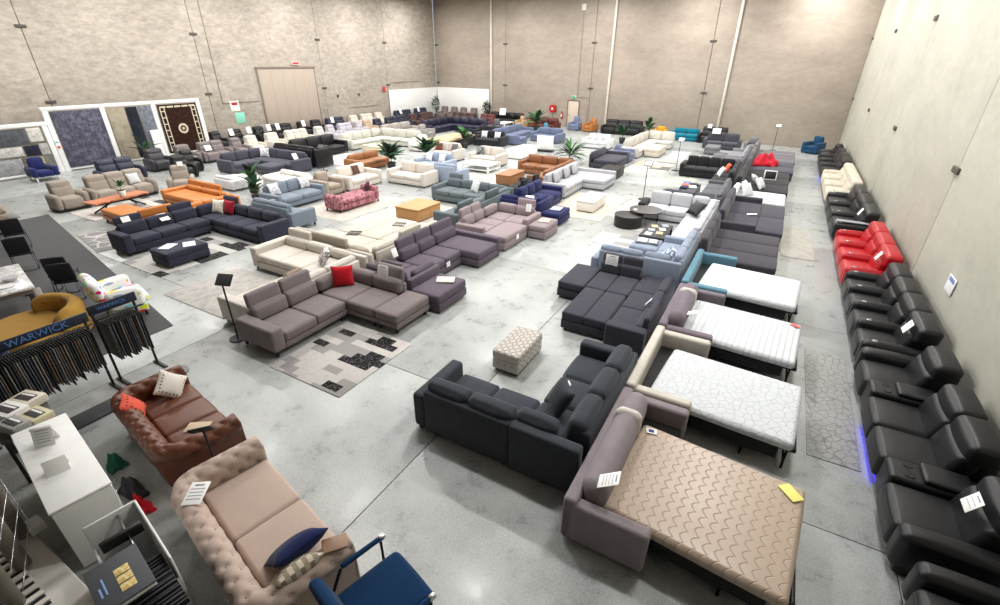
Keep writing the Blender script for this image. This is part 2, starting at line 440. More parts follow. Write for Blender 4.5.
card('white price card on the black theatre sofa with consoles', 2.62, 5.45, .8, -PI/2, -.5, .2, .2, 3)
card('white price card on the black recliner between red and cream', 2.68, 17.9, .8, -PI/2, -.45, .22, .22)

# ------------------------------------------------------------------ sofa beds
def quilt(key, col, kind):
    m, nt, b = newmat(key); c = lin(col); co = objco(nt)
    if kind == 'wave':
        sx = nt.nodes.new('ShaderNodeSeparateXYZ'); nt.links.new(co, sx.inputs[0])
        def mt(op, a, b2=None):
            n = nt.nodes.new('ShaderNodeMath'); n.operation = op
            for i, v in enumerate((a, b2)):
                if v is None: continue
                if hasattr(v, 'is_linked'): nt.links.new(v, n.inputs[i])
                else: n.inputs[i].default_value = v
            return n.outputs[0]
        s_ = mt('ABSOLUTE', mt('SINE', mt('MULTIPLY', sx.outputs[1], 21)))
        h = mt('FRACT', mt('ADD', mt('MULTIPLY', sx.outputs[0], 8.5), mt('MULTIPLY', s_, .5)))
        h = ramp(nt, h, [(0, (0, 0, 0, 1)), (.1, (1, 1, 1, 1)), (.9, (1, 1, 1, 1)), (1, (0, 0, 0, 1))]); lo = .84
    elif kind == 'stripe':
        wv = nd(nt, 'ShaderNodeTexWave', Scale=3.2, Distortion=.8); wv.bands_direction = 'X'; nt.links.new(co, wv.inputs['Vector'])
        h = ramp(nt, wv.outputs['Fac'], [(0, (0, 0, 0, 1)), (.3, (1, 1, 1, 1))]); lo = .86
    else:
        v = nd(nt, 'ShaderNodeTexVoronoi', Scale=9); v.feature = 'DISTANCE_TO_EDGE'; nt.links.new(co, v.inputs['Vector'])
        h = ramp(nt, v.outputs['Distance'], [(0, (0, 0, 0, 1)), (.09, (1, 1, 1, 1))]); lo = .86
    nt.links.new(mixc(nt, h, sc(c, lo), c), b.inputs['Base Color']); b.inputs['Roughness'].default_value = .34 if kind == 'wave' else .8
    bump(nt, b, h, .5, .012); return m
Q_TAN = quilt('quilt_tan', (176, 157, 140), 'wave'); Q_STR = quilt('quilt_stripe', (202, 206, 209), 'stripe'); Q_VOR = quilt('quilt_swirl', (202, 206, 209), 'voro')
def sofa_bed(label, M, y0, y1, my0, my1, qm, bolster=True, tw=-.07, xb=-1.16, xa=-.2, ah=.62, aw=.17, mx=(-.79, 1.175), slope=False):
    cy = (y0+y1)/2; t = thing('sofa_bed', label, 'sofa bed', (xb, cy, 0), 0, 'open sofa beds in a row'); W = y1-y0
    P = lambda n, me, m, x, y, z, **k: add(n, me, m, t, (x-xb, y-cy, z), **k)
    P('back', rb(.16, W, ah+.02, .05, 0, 0), M, xb+.08, cy, .05)
    for s, yy in ((-1, y0+aw/2), (1, y1-aw/2)):
        P('arm', rb(xa-xb, aw, ah-.04, .05, 0, 0), M, (xa+xb)/2, yy, .05)
    for s in (y0+.1, y1-.1):
        for xx in (xb+.08, xa-.08): P('foot', box(.06, .06, .06), BLACK, xx, s, 0)
    ml = mx[1]-mx[0]; mw = my1-my0; mc = (my0+my1)/2
    P('mattress', rb(ml, mw, .15, .06, (.012, .012, .02), 0), qm, (mx[0]+mx[1])/2, mc, .385, rz=tw)
    P('under_shade', rb(ml-.3, mw-.12, .22, .02, 0, 2), plain((30, 30, 32), .9), (mx[0]+mx[1])/2, mc, .16, rz=tw)  # near-black block standing in for the shadow and dark frame below the mattress
    P('seat_box', rb(xa-xb-.2, W-2*aw-.02, .3, .02, 0, 2), BLACK, (xa+xb)/2+.06, cy, .06)
    for yy in (my0+.06, my1-.06):
        P('bed_rail', rb(1.4, .04, .06, .01, 0, 2), DARKMETAL, .48, yy, .32)
        for xx in (.55, 1.08): P('bed_leg', cyl(.018, .33, 8), DARKMETAL, xx, yy, 0)
    P('bed_rail', rb(.04, mw-.1, .06, .01, 0, 2), DARKMETAL, 1.16, mc, .32)
    for xx in (.55, 1.08): P('crossbar', rb(.03, mw-.12, .03, .008, 0, 2), DARKMETAL, xx, mc, .1)
    P('slat_sheet', rb(1.3, mw-.16, .02, .004, 0, 2), plain((40, 40, 42), .9), .48, mc, .36)
    if bolster:
        bw = W-2*aw-.04
        P('back_bolster', rb(.3, bw, .42, .14, (.02, .01, .01), 0), M, xb+.27, cy, .42)
        P('strap', rb(.33, .16, .43, .14, (.02, 0, .015), 0), plain((205, 200, 192), .7), xb+.27, cy+bw*.22, .425)
    return t
M_TB = fabric((134, 125, 130))
sofa_bed('grey fabric sofa bed opened out with a beige quilted mattress', M_TB, 3.5, 5.86, 3.66, 5.28, Q_TAN, tw=-.1)
card('white price sheet on the bolster of the grey sofa bed with beige mattress', -.86, 3.78, .84, -PI/2+.15, -1.0, .2, .26, 5)
o = add('corner_sticker', rb(.24, .15, .003, .001, 0, 2), plain((236, 226, 120), .6), None, (1.08, 5.0, .556), -.85); tag(o, 'yellow corner sticker on the beige quilted mattress', 'sticker')
o = add('mattress_label', rb(.14, .1, .004, .001, 0, 2), WHITE, None, (-.58, 5.22, .55), .2); tag(o, 'small white label with dark blue mark on beige mattress', 'label'); add('blue_mark', box(.07, .06, .002), plain((40, 30, 110), .6), o, (0, 0, .004))
sofa_bed('cream framed sofa bed opened out with a white swirl quilted mattress', leather((190, 184, 173)), 5.92, 7.98, 5.98, 7.5, Q_VOR, bolster=False)
sofa_bed('mauve grey sofa bed with strapped bolster and white striped mattress', fabric((118, 108, 118)), 8.04, 10.12, 8.14, 9.7, Q_STR)
card('white price sheet on the bolster of the mauve grey sofa bed', -.74, 8.55, .76, -PI/2, -1.2, .16, .2, 4)
sofa_bed('teal blue sofa bed opened out with a white mattress', fabric((94, 134, 152)), 10.24, 12.56, 10.45, 12.05, quilt('quilt_plain', (202, 206, 209), 'voro'), bolster=False)
o = add('mattress_label', rb(.16, .1, .003, .001, 0, 2), plain((205, 90, 80), .6), None, (1.1, 9.48, .556), -.6); tag(o, 'small red corner label on the white striped mattress', 'label')

GB = 'opened lounge beds behind the mattress beds'
F_DG = fabric((64, 61, 68)); F_CH = fabric((66, 65, 75)); F_BK = fabric((40, 40, 44)); F_WH = fabric((210, 212, 213))
sofa('dark grey channel stitched click clack sofa folded flat beside the teal bed', F_DG, ST(bh=.92, pf=.015), [((-1.2, .7, 12.66, 15.44), 'E', dict(n=3))], 'lounge_bed', 'sofa bed', GB)
sofa('charcoal sofa bed pulled out beside the white lounge, paper tag on its seat', F_CH, ST(bh=.92, ah=.62), [((-1.14, .02, 15.6, 19.4), 'E', dict(n=2, arms='sn')), ((.03, .76, 15.75, 19.25), 'E', dict(n=2, back=0))], 'lounge_bed', 'sofa bed', GB)
card('white paper tag lying on the seat of the charcoal sofa bed', -.35, 17.4, .47, -PI/2, -1.4, .16, .3)
sofa('white lounge bed with furry white cushions between charcoal and black beds', F_WH, ST(bh=.7), [((-1.14, .74, 19.46, 21.2), 'E', dict(n=2))], 'lounge_bed', 'sofa bed', GB)
sofa('black fabric lounge bed pulled out, white sheet lying on it', F_BK, ST(bh=.9, ah=.6), [((-1.14, .8, 21.36, 25.7), 'E', dict(n=3))], 'lounge_bed', 'sofa bed', GB)
sofa('dark slate lounge bed beside the red throw', fabric((74, 72, 84)), ST(bh=.85, lod=2), [((-1.14, .95, 25.9, 28.5), 'E', dict(n=2))], 'lounge_bed', 'sofa bed', GB)
sofa('mid grey lounge bed beyond the red throw', fabric((104, 102, 108)), ST(bh=.85, lod=2), [((-1.14, 1.0, 28.64, 30.6), 'E', dict(n=2))], 'lounge_bed', 'sofa bed', GB)
sofa('grey lounge bed at the far end of the lounge bed row', fabric((112, 108, 112)), ST(bh=.9, lod=2), [((-1.14, 1.0, 30.8, 32.5), 'E', dict(n=2))], 'lounge_bed', 'sofa bed', GB)
for i, (x, y, z, r) in enumerate([(-.5, 20.2, .46, .9), (-.55, 20.75, .46, 1.4), (-.1, 21.6, .46, 1.2), (-.3, 22.3, .46, 1.9)]):
    cushion('fluffy white cushion on the white and black lounge beds', F_WH, x, y, z, r, -.6, .5, .2, group='fluffy white cushions')
o = add('framed_board', rb(.5, .04, .4, .01, 0, 2), WHITE, None, (.05, 23.6, .46), .1, rot=(-.2, 0, .1)); tag(o, 'white framed black panel standing on the black lounge bed', 'panel'); add('panel_face', box(.42, .01, .32), BLACK, o, (0, -.022, .04))
def draped(name, label, cat, M, x, y, z, w, d, h, seed):
    random.seed(seed); n = 16; vs, fs = [], []
    ph = [random.uniform(0, 6) for _ in range(6)]
    for i in range(n+1):
        for j in range(n+1):
            u, v = -1+2*i/n, -1+2*j/n; rr = math.sqrt(u*u+v*v); an = math.atan2(v, u)
            k = 1+.1*math.sin(3*an+ph[0])+.07*math.sin(7*an+ph[1])
            hh = h*max(0, 1-(rr/1.25)**1.6)*(1+.45*math.sin(6*u+ph[2])*math.sin(5*v+ph[3]))+.012+.02*(1+math.sin(9*u+6*v+ph[4]))*max(0, 1-rr)
            vs.append((u*w/2*k, v*d/2*k, hh))
    N = len(vs); vs += [(a, b, 0) for a, b, c in vs]
    for i in range(n):
        for j in range(n):
            a, b, c, e = i*(n+1)+j, (i+1)*(n+1)+j, (i+1)*(n+1)+j+1, i*(n+1)+j+1; fs.append((a, b, c, e)); fs.append((N+a, N+e, N+c, N+b))
    rim = [i*(n+1) for i in range(n+1)] + [n*(n+1)+j for j in range(1, n+1)] + [i*(n+1)+n for i in range(n-1, -1, -1)] + [j for j in range(n-1, 0, -1)]
    for i in range(len(rim)): a, b = rim[i], rim[(i+1) % len(rim)]; fs.append((b, a, N+a, N+b))
    return tag(add(name, me_from(name, vs, fs), M, None, (x, y, z)), label, cat)
draped('throw', 'crumpled bright red throw heaped on the slate lounge bed', 'throw', fabric((176, 24, 44)), -.35, 27.6, .45, 1.1, 1.6, .45, 3)

# ------------------------------------------------------------------ centre column
CL = fabric((58, 62, 69), .3)
SLC = ST(bh=.88, ah=.66, aw=.22, bt=.38, pf=.04, lod=0, ch=.2, lean=.14, r=.06)
sofa('large slate grey corner sofa with its back to the floor aisle near the patterned ottoman', CL, SLC,
     [((-3.82, -2.2, 4.12, 5.2), 'N', dict(n=2, arms='w')), ((-2.19, -1.2, 4.1, 6.9), 'W', dict(n=3, arms='nS'))], 'corner_sofa', 'corner sofa')
cushion('dark slate scatter cushion in the corner of the slate corner sofa', CL, -1.95, 5.0, .5, -.9, -.5, .5, .2)
card('white price card on the slate corner sofa leaning on its back cushions', -1.62, 5.85, .5, -PI/2+.2, -.5, .2, .3, 4)
card('white paper tag on the scatter cushion of the slate corner sofa', -2.0, 5.25, .62, -.9, -.9, .12, .26)
def pattern_mat(key, a, b_, scale, kind):
    m, nt, b = newmat(key); co = objco(nt)
    if kind == 'hex':
        v = nd(nt, 'ShaderNodeTexVoronoi', Scale=scale, Randomness=0.0); v.feature = 'F1'; nt.links.new(co, v.inputs['Vector'])
        f = ramp(nt, v.outputs['Distance'], [(.30, (1, 1, 1, 1)), (.36, (0, 0, 0, 1)), (.46, (0, 0, 0, 1)), (.52, (1, 1, 1, 1))])
    elif kind == 'dots':
        v = nd(nt, 'ShaderNodeTexVoronoi', Scale=scale, Randomness=0.15); nt.links.new(co, v.inputs['Vector'])
        f = ramp(nt, v.outputs['Distance'], [(.22, (0, 0, 0, 1)), (.28, (1, 1, 1, 1))])
    elif kind == 'weave':
        v = nd(nt, 'ShaderNodeTexChecker', Scale=scale); nt.links.new(co, v.inputs['Vector']); f = v.outputs['Fac']
    else:
        f = ramp(nt, noise(nt, co, scale, 3, .6), [(.44, (0, 0, 0, 1)), (.56, (1, 1, 1, 1))])
    nt.links.new(mixc(nt, f, lin(b_), lin(a)), b.inputs['Base Color']); b.inputs['Roughness'].default_value = .9; return m
ottoman('rectangular ottoman in grey and cream honeycomb pattern on the open floor', pattern_mat('honeycomb', (196, 190, 182), (146, 138, 132), 7, 'hex'), (-3.56, -3.03, 6.02, 7.02), .43, .03, 0)
CM = fabric((60, 60, 70))
SM = ST(bh=.68, hh=.24, ah=.56, aw=.24, bt=.26, lod=0, pf=.014, ch=.17, r=.035)
t = sofa('charcoal corner sofa bed with pull out front near the honeycomb ottoman', CM, SM,
     [((-3.06, -2.08, 9.36, 10.6), 'S', dict(n=2, heads=(0, 1))), ((-3.72, -3.08, 9.3, 10.56), 'S', dict(n=1, back=0)), ((-3.05, -2.1, 7.95, 9.34), 'S', dict(n=2, back=0)),
      ((-2.06, -1.3, 7.7, 10.6), 'W', dict(n=3, arms='s', heads=(2,), bh=.56))], 'corner_sofa_bed', 'corner sofa')
card('large white price sheet on the headrest of the charcoal corner sofa bed', -2.8, 10.36, .64, 0, -.15, .3, .26, 5)
card('long white paper tag on the seat of the charcoal corner sofa bed', -1.62, 9.0, .5, -PI/2, -.6, .12, .2)
LB = fabric((138, 148, 166))
sofa('blue grey corner sofa behind the charcoal corner sofa bed', LB, ST(bh=.92, ah=.6, bt=.28, pf=.035, ch=.19),
     [((-3.45, -2.2, 10.76, 11.72), 'N', dict(n=2, arms='w')), ((-2.18, -1.28, 10.76, 13.5), 'W', dict(n=3, arms='nS')), ((-2.95, -2.2, 12.5, 13.4), 'W', dict(n=1, back=0))], 'corner_sofa', 'corner sofa')
cushion('navy and white patterned cushion on the blue grey corner sofa', pattern_mat('navyprint', (200, 212, 224), (40, 60, 96), 12, 'noise'), -1.95, 11.75, .47, -1.2, -.9, .5, .18)
t = thing('tray', 'white serving tray with books on the blue grey corner sofa', 'tray', (-2.55, 12.95, .482), .1)
add('tray_base', rb(.62, .4, .02, .008, 0, 2), plain((90, 95, 105), .5), t); add('magazine', rb(.26, .3, .02, .003, 0, 2), WHITE, t, (-.14, 0, .02)); add('magazine', rb(.22, .28, .015, .003, 0, 2), plain((210, 214, 220), .5), t, (.15, .01, .02))
JW = fabric((188, 189, 194), .12)
sofa('pale grey corner sofa with a black cushion beside the round black tables', JW, ST(bh=.86, ah=.6, bt=.3, pf=.03, ch=.2),
     [((-3.55, -2.14, 16.62, 17.6), 'S', dict(n=2)), ((-2.12, -1.26, 13.72, 17.6), 'W', dict(n=3, arms='N'))], 'corner_sofa', 'corner sofa')
o = ottoman('black upholstered end stool butted against the pale grey corner sofa', F_BK, (-3.82, -3.58, 16.65, 17.55), .56)
cushion('shiny black square cushion on the pale grey corner sofa', leather((26, 26, 30)), -1.95, 16.2, .5, -.7, -.75, .55, .2)
def coffee_table(label, M, x0, x1, y0, y1, h, open_=True, top=.05, legs=.06, topM=None, rz=0, body=False, ov=0):
    t = thing('coffee_table', label, 'coffee table', ((x0+x1)/2, (y0+y1)/2, 0), rz); w, d = x1-x0, y1-y0
    add('table_top', rb(w, d, top, .01, 0, 2), topM or M, t, (0, 0, h-top))
    if body:
        add('body', rb(w-.04-ov, d-.04-ov, h-top-.04, .008, 0, 2), M, t, (0, 0, .04)); add('plinth', box(w-.12, d-.12, .04), BLACK, t)
        for s in (-1, 1): add('drawer_front', rb(.012, d*.42, h*.5, .004, 0, 2), M, t, (w/2-.02-ov/2+.004, s*d*.22, h*.2)); add('drawer_front', rb(w*.8, .012, h*.5, .004, 0, 2), M, t, (0, s*(d/2-.02-ov/2+.004), h*.2))
    else:
        for sx in (-1, 1):
            for sy in (-1, 1): add('leg', box(legs, legs, h-top), M, t, (sx*(w/2-legs*.7), sy*(d/2-legs*.7), 0))
        add('lower_shelf', rb(w-.08, d-.08, .025, .006, 0, 2), M, t, (0, 0, h*.3))
    return t
coffee_table('low black coffee table with an inlay of pale books between grey corner sofas', plain((34, 32, 32), .5), -2.98, -2.25, 13.66, 15.1, .4)
for i in range(6):
    o = add('magazine', rb(.2, .27, .015, .003, 0, 2), plain(((225, 222, 215), (190, 170, 140), (150, 160, 170))[i % 3], .5), None, (-2.8+.28*(i % 2)+.05, 13.9+.2*i, .402), .1*i); tag(o, 'thin magazine lying on the low black coffee table', 'magazine', 'magazines on the low black coffee table')
t = thing('round_table', 'black drum shaped round coffee table next to the taller disc table', 'coffee table', (-3.82, 15.55, 0)); add('drum', cyl(.46, .36, 32), plain((28, 26, 27), .45), t); add('table_top', cyl(.47, .03, 32), plain((38, 36, 36), .3), t, (0, 0, .362))
t = thing('round_table', 'black round disc table on thin legs overlapping the drum table', 'coffee table', (-3.4, 16.14, 0)); add('table_top', cyl(.55, .035, 36), plain((46, 43, 42), .3), t, (0, 0, .46))
for k in range(3): add('leg', cyl(.02, .46, 8), BLACK, t, (.42*math.cos(.3+k*2.1), .42*math.sin(.3+k*2.1), 0))
card('small white card on the round disc table', -3.7, 15.85, .5, 0, -1.4, .12, .1)
G2 = fabric((92, 92, 98))
sofa('mid grey low corner sofa turned away behind the pale grey corner sofa', G2, ST(bh=.74, ah=.56, bt=.26),
     [((-3.5, -2.2, 18.3, 19.25), 'N', dict(n=2, arms='w')), ((-2.18, -1.26, 18.3, 21.9), 'W', dict(n=3, arms='nS'))], 'corner_sofa', 'corner sofa')
ottoman('mid grey ottoman loaded with folded throws before the low grey corner sofa', G2, (-3.1, -2.4, 20.0, 21.5), .42)
for i, c in enumerate([(40, 48, 78), (214, 214, 216), (190, 110, 110), (60, 60, 66), (120, 140, 175)]):
    o = add('folded_throw', rb(.3, .36, .07, .03, .01, 1), fabric(c), None, (-2.9+.3*(i % 2), 20.25+.24*i, .432), .15*i); tag(o, ['dark navy', 'white', 'dusty pink', 'charcoal', 'pale blue'][i]+' folded throw on the grey ottoman', 'throw')
sofa('black fabric corner sofa with orange and white cushions', F_BK, ST(bh=.86, ah=.62, bt=.28),
     [((-3.9, -2.2, 24.6, 25.7), 'S', dict(n=3, arms='w')), ((-2.18, -1.26, 22.3, 25.7), 'W', dict(n=3, arms='N'))], 'corner_sofa', 'corner sofa')
cushion('orange cushion on the black fabric corner sofa', fabric((206, 96, 66)), -1.85, 24.4, .47, -1.2, -.5, .42)
cushion('round white cushion on the black fabric corner sofa', F_WH, -2.0, 23.2, .47, -1.2, -.5, .46)
sofa('grey corner sofa with silver back cushions beyond the black corner sofa', fabric((132, 132, 138)), ST(bh=.82, lod=2),
     [((-2.95, -2.2, 26.8, 27.8), 'N', dict(n=1, arms='w')), ((-2.18, -1.26, 26.8, 31.2), 'W', dict(n=4, arms='nS'))], 'corner_sofa', 'corner sofa')
ottoman('low dark grey stool before the grey corner sofa with silver cushions', fabric((92, 92, 98)), (-2.9, -2.3, 28.3, 30.3), .42)
ottoman('square mid grey pouffe standing before the dark grey three seat sofa', fabric((116, 116, 120)), (-3.8, -3.0, 31.7, 33.0), .45)
sofa('dark grey three seat sofa with a white card before the black leather sofa', fabric((76, 78, 86)), ST(bh=.9), [((-4.25, -2.0, 34.0, 35.0), 'S', dict(n=2, arms='we'))])
recliner('black leather recliner sofa near the back wall downpipe', K_BLK, (-4.95, -2.95, 36.2, 37.3), 'S', 'ASSA', lod=2)
sofa('grey armchair with square back beside the dark grey three seat sofa', fabric((120, 120, 124)), ST(bh=.85, lod=2), [((-1.8, -.9, 33.6, 34.6), 'S', dict(n=1, arms='we'))], 'armchair', 'armchair')
card('white price card on the dark grey three seat sofa', -3.6, 34.55, .88, 0, -.3, .5, .34); card('white card on the black leather sofa near the downpipe', -4.3, 36.6, .98, 0, -.4, .26, .26)
sofa('deep blue armchair standing alone near the far right corner', fabric((32, 70, 104)), ST(bh=.95, ah=.65), [((1.5, 2.45, 35.3, 36.3), 'S', dict(n=1, arms='we'))], 'armchair', 'armchair', None, -.5)

# ------------------------------------------------------------------ left of the aisle, first column
A_ = fabric((122, 113, 114), .14)
sofa('taupe grey corner sofa with a red cushion in its corner', A_, ST(bh=.72, ah=.58, aw=.26, bt=.3, pf=.02, lod=0, leg=.12, ch=.2, hh=.3),
     [((-8.24, -7.16, 4.25, 6.03), 'E', dict(n=2, arms='s', heads=(0, 1))), ((-8.24, -6.41, 6.05, 7.14), 'S', dict(n=2, arms='W', heads=(1,))), ((-6.405, -5.8, 6.05, 7.14), 'S', dict(n=1, back=0))], 'corner_sofa', 'corner sofa')
cushion('bright red cushion in the corner of the taupe grey corner sofa', fabric((178, 24, 38)), -7.72, 6.52, .46, .75, -.28, .48, .2)
card('white price sheet on the headrest of the taupe grey corner sofa', -6.8, 6.82, .78, 0, -.2, .3, .28, 5)
D_ = fabric((92, 83, 95), .18)
sofa('plum purple corner sofa with a chaise and a stool end', D_, ST(bh=.7, ah=.56, bt=.28, pf=.02, lod=0, leg=.05, ch=.2, hh=.3),
     [((-7.85, -6.75, 8.38, 9.78), 'E', dict(n=2, heads=(0, 1))), ((-7.85, -6.2, 9.8, 11.0), 'E', dict(n=1, arms='n', heads=(0,))), ((-7.85, -6.4, 7.26, 8.36), 'N', dict(n=2, arms='E', heads=(0,)))  , ((-6.38, -5.6, 7.2, 8.3), 'N', dict(n=1, back=0))], 'corner_sofa', 'corner sofa')
o = add('tray', rb(.42, .3, .03, .01, 0, 2), plain((214, 204, 192), .6), None, (-5.95, 7.95, .468), .5); tag(o, 'pale wooden tray on the stool end of the plum corner sofa', 'tray')
card('white price card on the seat front of the plum corner sofa', -6.73, 9.15, .2, PI/2, 0, .16, .14, 3); card('white card on the plum corner sofa back', -7.45, 8.0, .72, PI/2, -.3, .18, .22)
E_ = fabric((146, 132, 136), .12)
sofa('mauve corner sofa bed with its bed section pulled out', E_, ST(bh=.72, ah=.58, bt=.26, leg=.04, hh=.28),
     [((-8.0, -7.0, 11.3, 12.66), 'E', dict(n=2, arms='s', heads=(0, 1))), ((-8.0, -6.22, 12.7, 13.75), 'S', dict(n=2, arms='We', heads=(1,))), ((-6.98, -6.2, 11.25, 12.66), 'E', dict(n=1, back=0)), ((-6.2, -5.6, 12.7, 13.72), 'S', dict(n=1, back=0))], 'corner_sofa_bed', 'corner sofa')
card('white price card on the back of the mauve corner sofa bed', -6.5, 13.3, .66, .1, -.3, .18, .24, 3); card('white price card on the pulled out front of the mauve corner sofa bed', -6.19, 12.0, .18, PI/2, 0, .16, .16)
o = add('tray', rb(.34, .4, .025, .008, 0, 2), plain((205, 190, 170), .6), None, (-5.88, 13.25, .468), .2); tag(o, 'flat beige tray on the stool end of the mauve corner sofa bed', 'tray')
F_ = fabric((36, 40, 84), .2)
sofa('royal blue velvet corner sofa beside the mauve sofa bed', F_, ST(bh=.8, ah=.6, bt=.3, pf=.03),
     [((-8.05, -6.95, 15.26, 17.3), 'E', dict(n=3, arms='n')), ((-8.05, -6.5, 14.15, 15.24), 'N', dict(n=2, arms='E')), ((-6.45, -5.78, 14.15, 15.2), 'N', dict(n=1, back=0))], 'corner_sofa', 'corner sofa')
o = add('tray', rb(.36, .44, .025, .008, 0, 2), plain((200, 205, 220), .6), None, (-6.1, 14.7, .47), .1); tag(o, 'pale tray on the stool end of the royal blue corner sofa', 'tray')
card('crumpled white card on the arm of the royal blue corner sofa', -7.0, 14.35, .64, .3, -.9, .3, .3)
G_ = fabric((174, 174, 179), .12)
sofa('light grey sofa with a chaise beside the white coffee table rug', G_, ST(bh=.84, ah=.58, bt=.3, pf=.035),
     [((-8.1, -7.0, 17.62, 19.68), 'E', dict(n=2, arms='s')), ((-8.1, -6.05, 19.7, 21.4), 'E', dict(n=1, arms='n'))], 'chaise_sofa', 'sofa')
for i, y in enumerate((18.3, 19.4, 20.3)): cushion('light grey scatter cushion on the light grey chaise sofa', G_, -7.62, y, .47, PI/2, -.35, .5, .18, group='light grey scatter cushions')
coffee_table('white box coffee table on a beige rug in the aisle', plain((232, 228, 222), .5), -6.0, -5.3, 16.25, 17.75, .42, body=True)
sofa('charcoal chaise lounge with papers on it beyond the light grey chaise sofa', F_CH, ST(bh=.8, lod=2), [((-8.4, -6.95, 24.2, 26.5), 'E', dict(n=1, arms='n'))], 'chaise_lounge', 'chaise')
ottoman('black leather footstool before the charcoal chaise lounge', K_BLK, (-7.15, -6.25, 22.0, 23.4), .45)
sofa('blue grey armchair with white cushion beside the charcoal chaise', fabric((110, 118, 144)), ST(bh=.85, lod=2), [((-7.9, -6.9, 26.6, 27.6), 'E', dict(n=1, arms='sn'))], 'armchair', 'armchair')
sofa('white three seat sofa near the tan leather chair', F_WH, ST(bh=.8, lod=2), [((-11.05, -9.2, 30.0, 31.1), 'S', dict(n=3, arms='we'))])
sofa('cream white corner sofa with tall back cushions by the square cream ottoman', fabric((200, 196, 188)), ST(bh=.95, lod=2), [((-7.8, -6.8, 28.0, 32.2), 'E', dict(n=3, arms='s')), ((-7.8, -5.9, 32.24, 33.4), 'S', dict(n=2, arms='W'))], 'corner_sofa', 'corner sofa')
ottoman('square cream ottoman in front of the cream white corner sofa', fabric((206, 198, 182)), (-6.7, -5.85, 28.9, 30.9), .48)
sofa('teal velvet chaise sofa in front of the back wall', fabric((24, 118, 142)), ST(bh=.75, ah=.62, aw=.24, lod=2), [((-6.95, -5.0, 36.6, 37.6), 'S', dict(n=2, arms='w'))], 'chaise_sofa', 'sofa')
sofa('mustard yellow tub armchair beside the teal chaise', fabric((214, 160, 44)), ST(bh=.78, lod=2), [((-8.15, -7.2, 36.7, 37.6), 'S', dict(n=1, arms='we'))], 'armchair', 'armchair')
recliner('long black leather recliner sofa against the back wall between two downpipes', K_BLK, (-12.2, -9.0, 37.1, 38.2), 'S', 'ASSSA', lod=2)
sofa('slate blue wing armchair by the exit door', fabric((112, 124, 152)), ST(bh=1.0, lod=2), [((-15.1, -14.2, 37.5, 38.5), 'S', dict(n=1, arms='we'))], 'armchair', 'armchair')
sofa('caramel leather armchair to the right of the exit door', leather((168, 110, 60)), ST(bh=.95, lod=2), [((-13.75, -12.8, 37.3, 38.3), 'S', dict(n=1, arms='we'))], 'armchair', 'armchair', None, -.3)

# ------------------------------------------------------------------ left of the aisle, second column
B_ = leather((194, 187, 177), .5)
sofa('cream leather corner sofa with its back to the taupe grey corner sofa', B_, ST(bh=.66, ah=.6, bt=.3, lod=0, pf=.02, hh=.26, aw=.24),
     [((-11.4, -9.42, 6.76, 7.95), 'S', dict(n=2, arms='w', heads=(0,))), ((-9.4, -8.34, 4.62, 7.95), 'W', dict(n=3, arms='sN', heads=(2,)))], 'corner_sofa', 'corner sofa')
cushion('white and grey patterned cushion on the cream leather corner sofa', pattern_mat('cushion_grey', (226, 222, 216), (120, 118, 120), 14, 'noise'), -9.15, 7.1, .47, -.6, -.6, .48, .18)
cushion('taupe oval cushion on the cream leather corner sofa', fabric((140, 122, 108)), -9.2, 6.2, .47, -1.4, -.9, .5, .16, .3)
sofa('cream low corner sofa with raised taupe headrests facing away', fabric((190, 183, 172), .12), ST(bh=.6, ah=.5, bt=.26, hh=.24, ch=.2),
     [((-11.3, -9.3, 8.15, 9.3), 'N', dict(n=2, heads=(0, 1))), ((-9.28, -8.45, 8.15, 11.2), 'W', dict(n=3, arms='S', heads=(1,))), ((-10.9, -9.32, 9.35, 11.2), 'N', dict(n=2, back=0))], 'corner_sofa', 'corner sofa')
for x, y in ((-10.2, 9.3), (-9.6, 10.6)):
    t = thing('wire_tray', 'black wire tray lying on the cream low corner sofa', 'tray', (x, y, .458), .4, 'wire trays')
    for k in range(5): add('wire', box(.015, .3, .02), BLACK, t, (-.16+k*.08, 0, 0))
    for s in (-1, 1): add('rim', box(.36, .015, .025), BLACK, t, (0, s*.15, 0))
coffee_table('light oak box coffee table on the pale rug', wood((184, 138, 86)), -11.1, -10.05, 12.1, 13.4, .45, body=True, topM=wood((192, 146, 94)))
GG = fabric((98, 108, 112))
sofa('grey green corner sofa with headrests beyond the light oak box table', GG, ST(bh=.74, ah=.6, bt=.28, hh=.24),
     [((-11.5, -9.32, 14.7, 15.8), 'S', dict(n=3, arms='w', heads=(0,))), ((-9.3, -8.35, 11.9, 15.8), 'W', dict(n=4, arms='sN', heads=(1, 3)))], 'corner_sofa', 'corner sofa')
cushion('white cushion on the grey green corner sofa', F_WH, -9.75, 15.1, .47, -.4, -.4, .45)
sofa('black fabric sofa back to back with the royal blue corner sofa', F_BK, ST(bh=.7, hh=.24), [((-9.2, -8.2, 16.0, 18.0), 'W', dict(n=3, arms='ns', heads=(0, 2)))])
coffee_table('warm oak box coffee table beyond the grey green corner sofa', wood((148, 102, 66)), -10.7, -9.95, 18.4, 19.9, .46, body=True, topM=wood((158, 110, 72)))
TAN = leather((132, 86, 54), .45)
sofa('tan leather corner sofa with deep buttoned back', TAN, ST(bh=.8, ah=.6, bt=.26, pf=.03), [((-11.0, -9.2, 21.1, 22.1), 'S', dict(n=2, arms='w')), ((-9.15, -8.25, 18.4, 22.1), 'W', dict(n=3, arms='sN'))], 'corner_sofa', 'corner sofa')
W_ = fabric((204, 196, 187), .1)
STW = ST(bh=.86, ah=.62, bt=.3, pf=.035, aw=.22)
sofa('cream two seat sofa with grey cushion beyond the white glass coffee table', W_, STW, [((-14.25, -12.4, 21.6, 22.7), 'S', dict(n=2, arms='we'))])
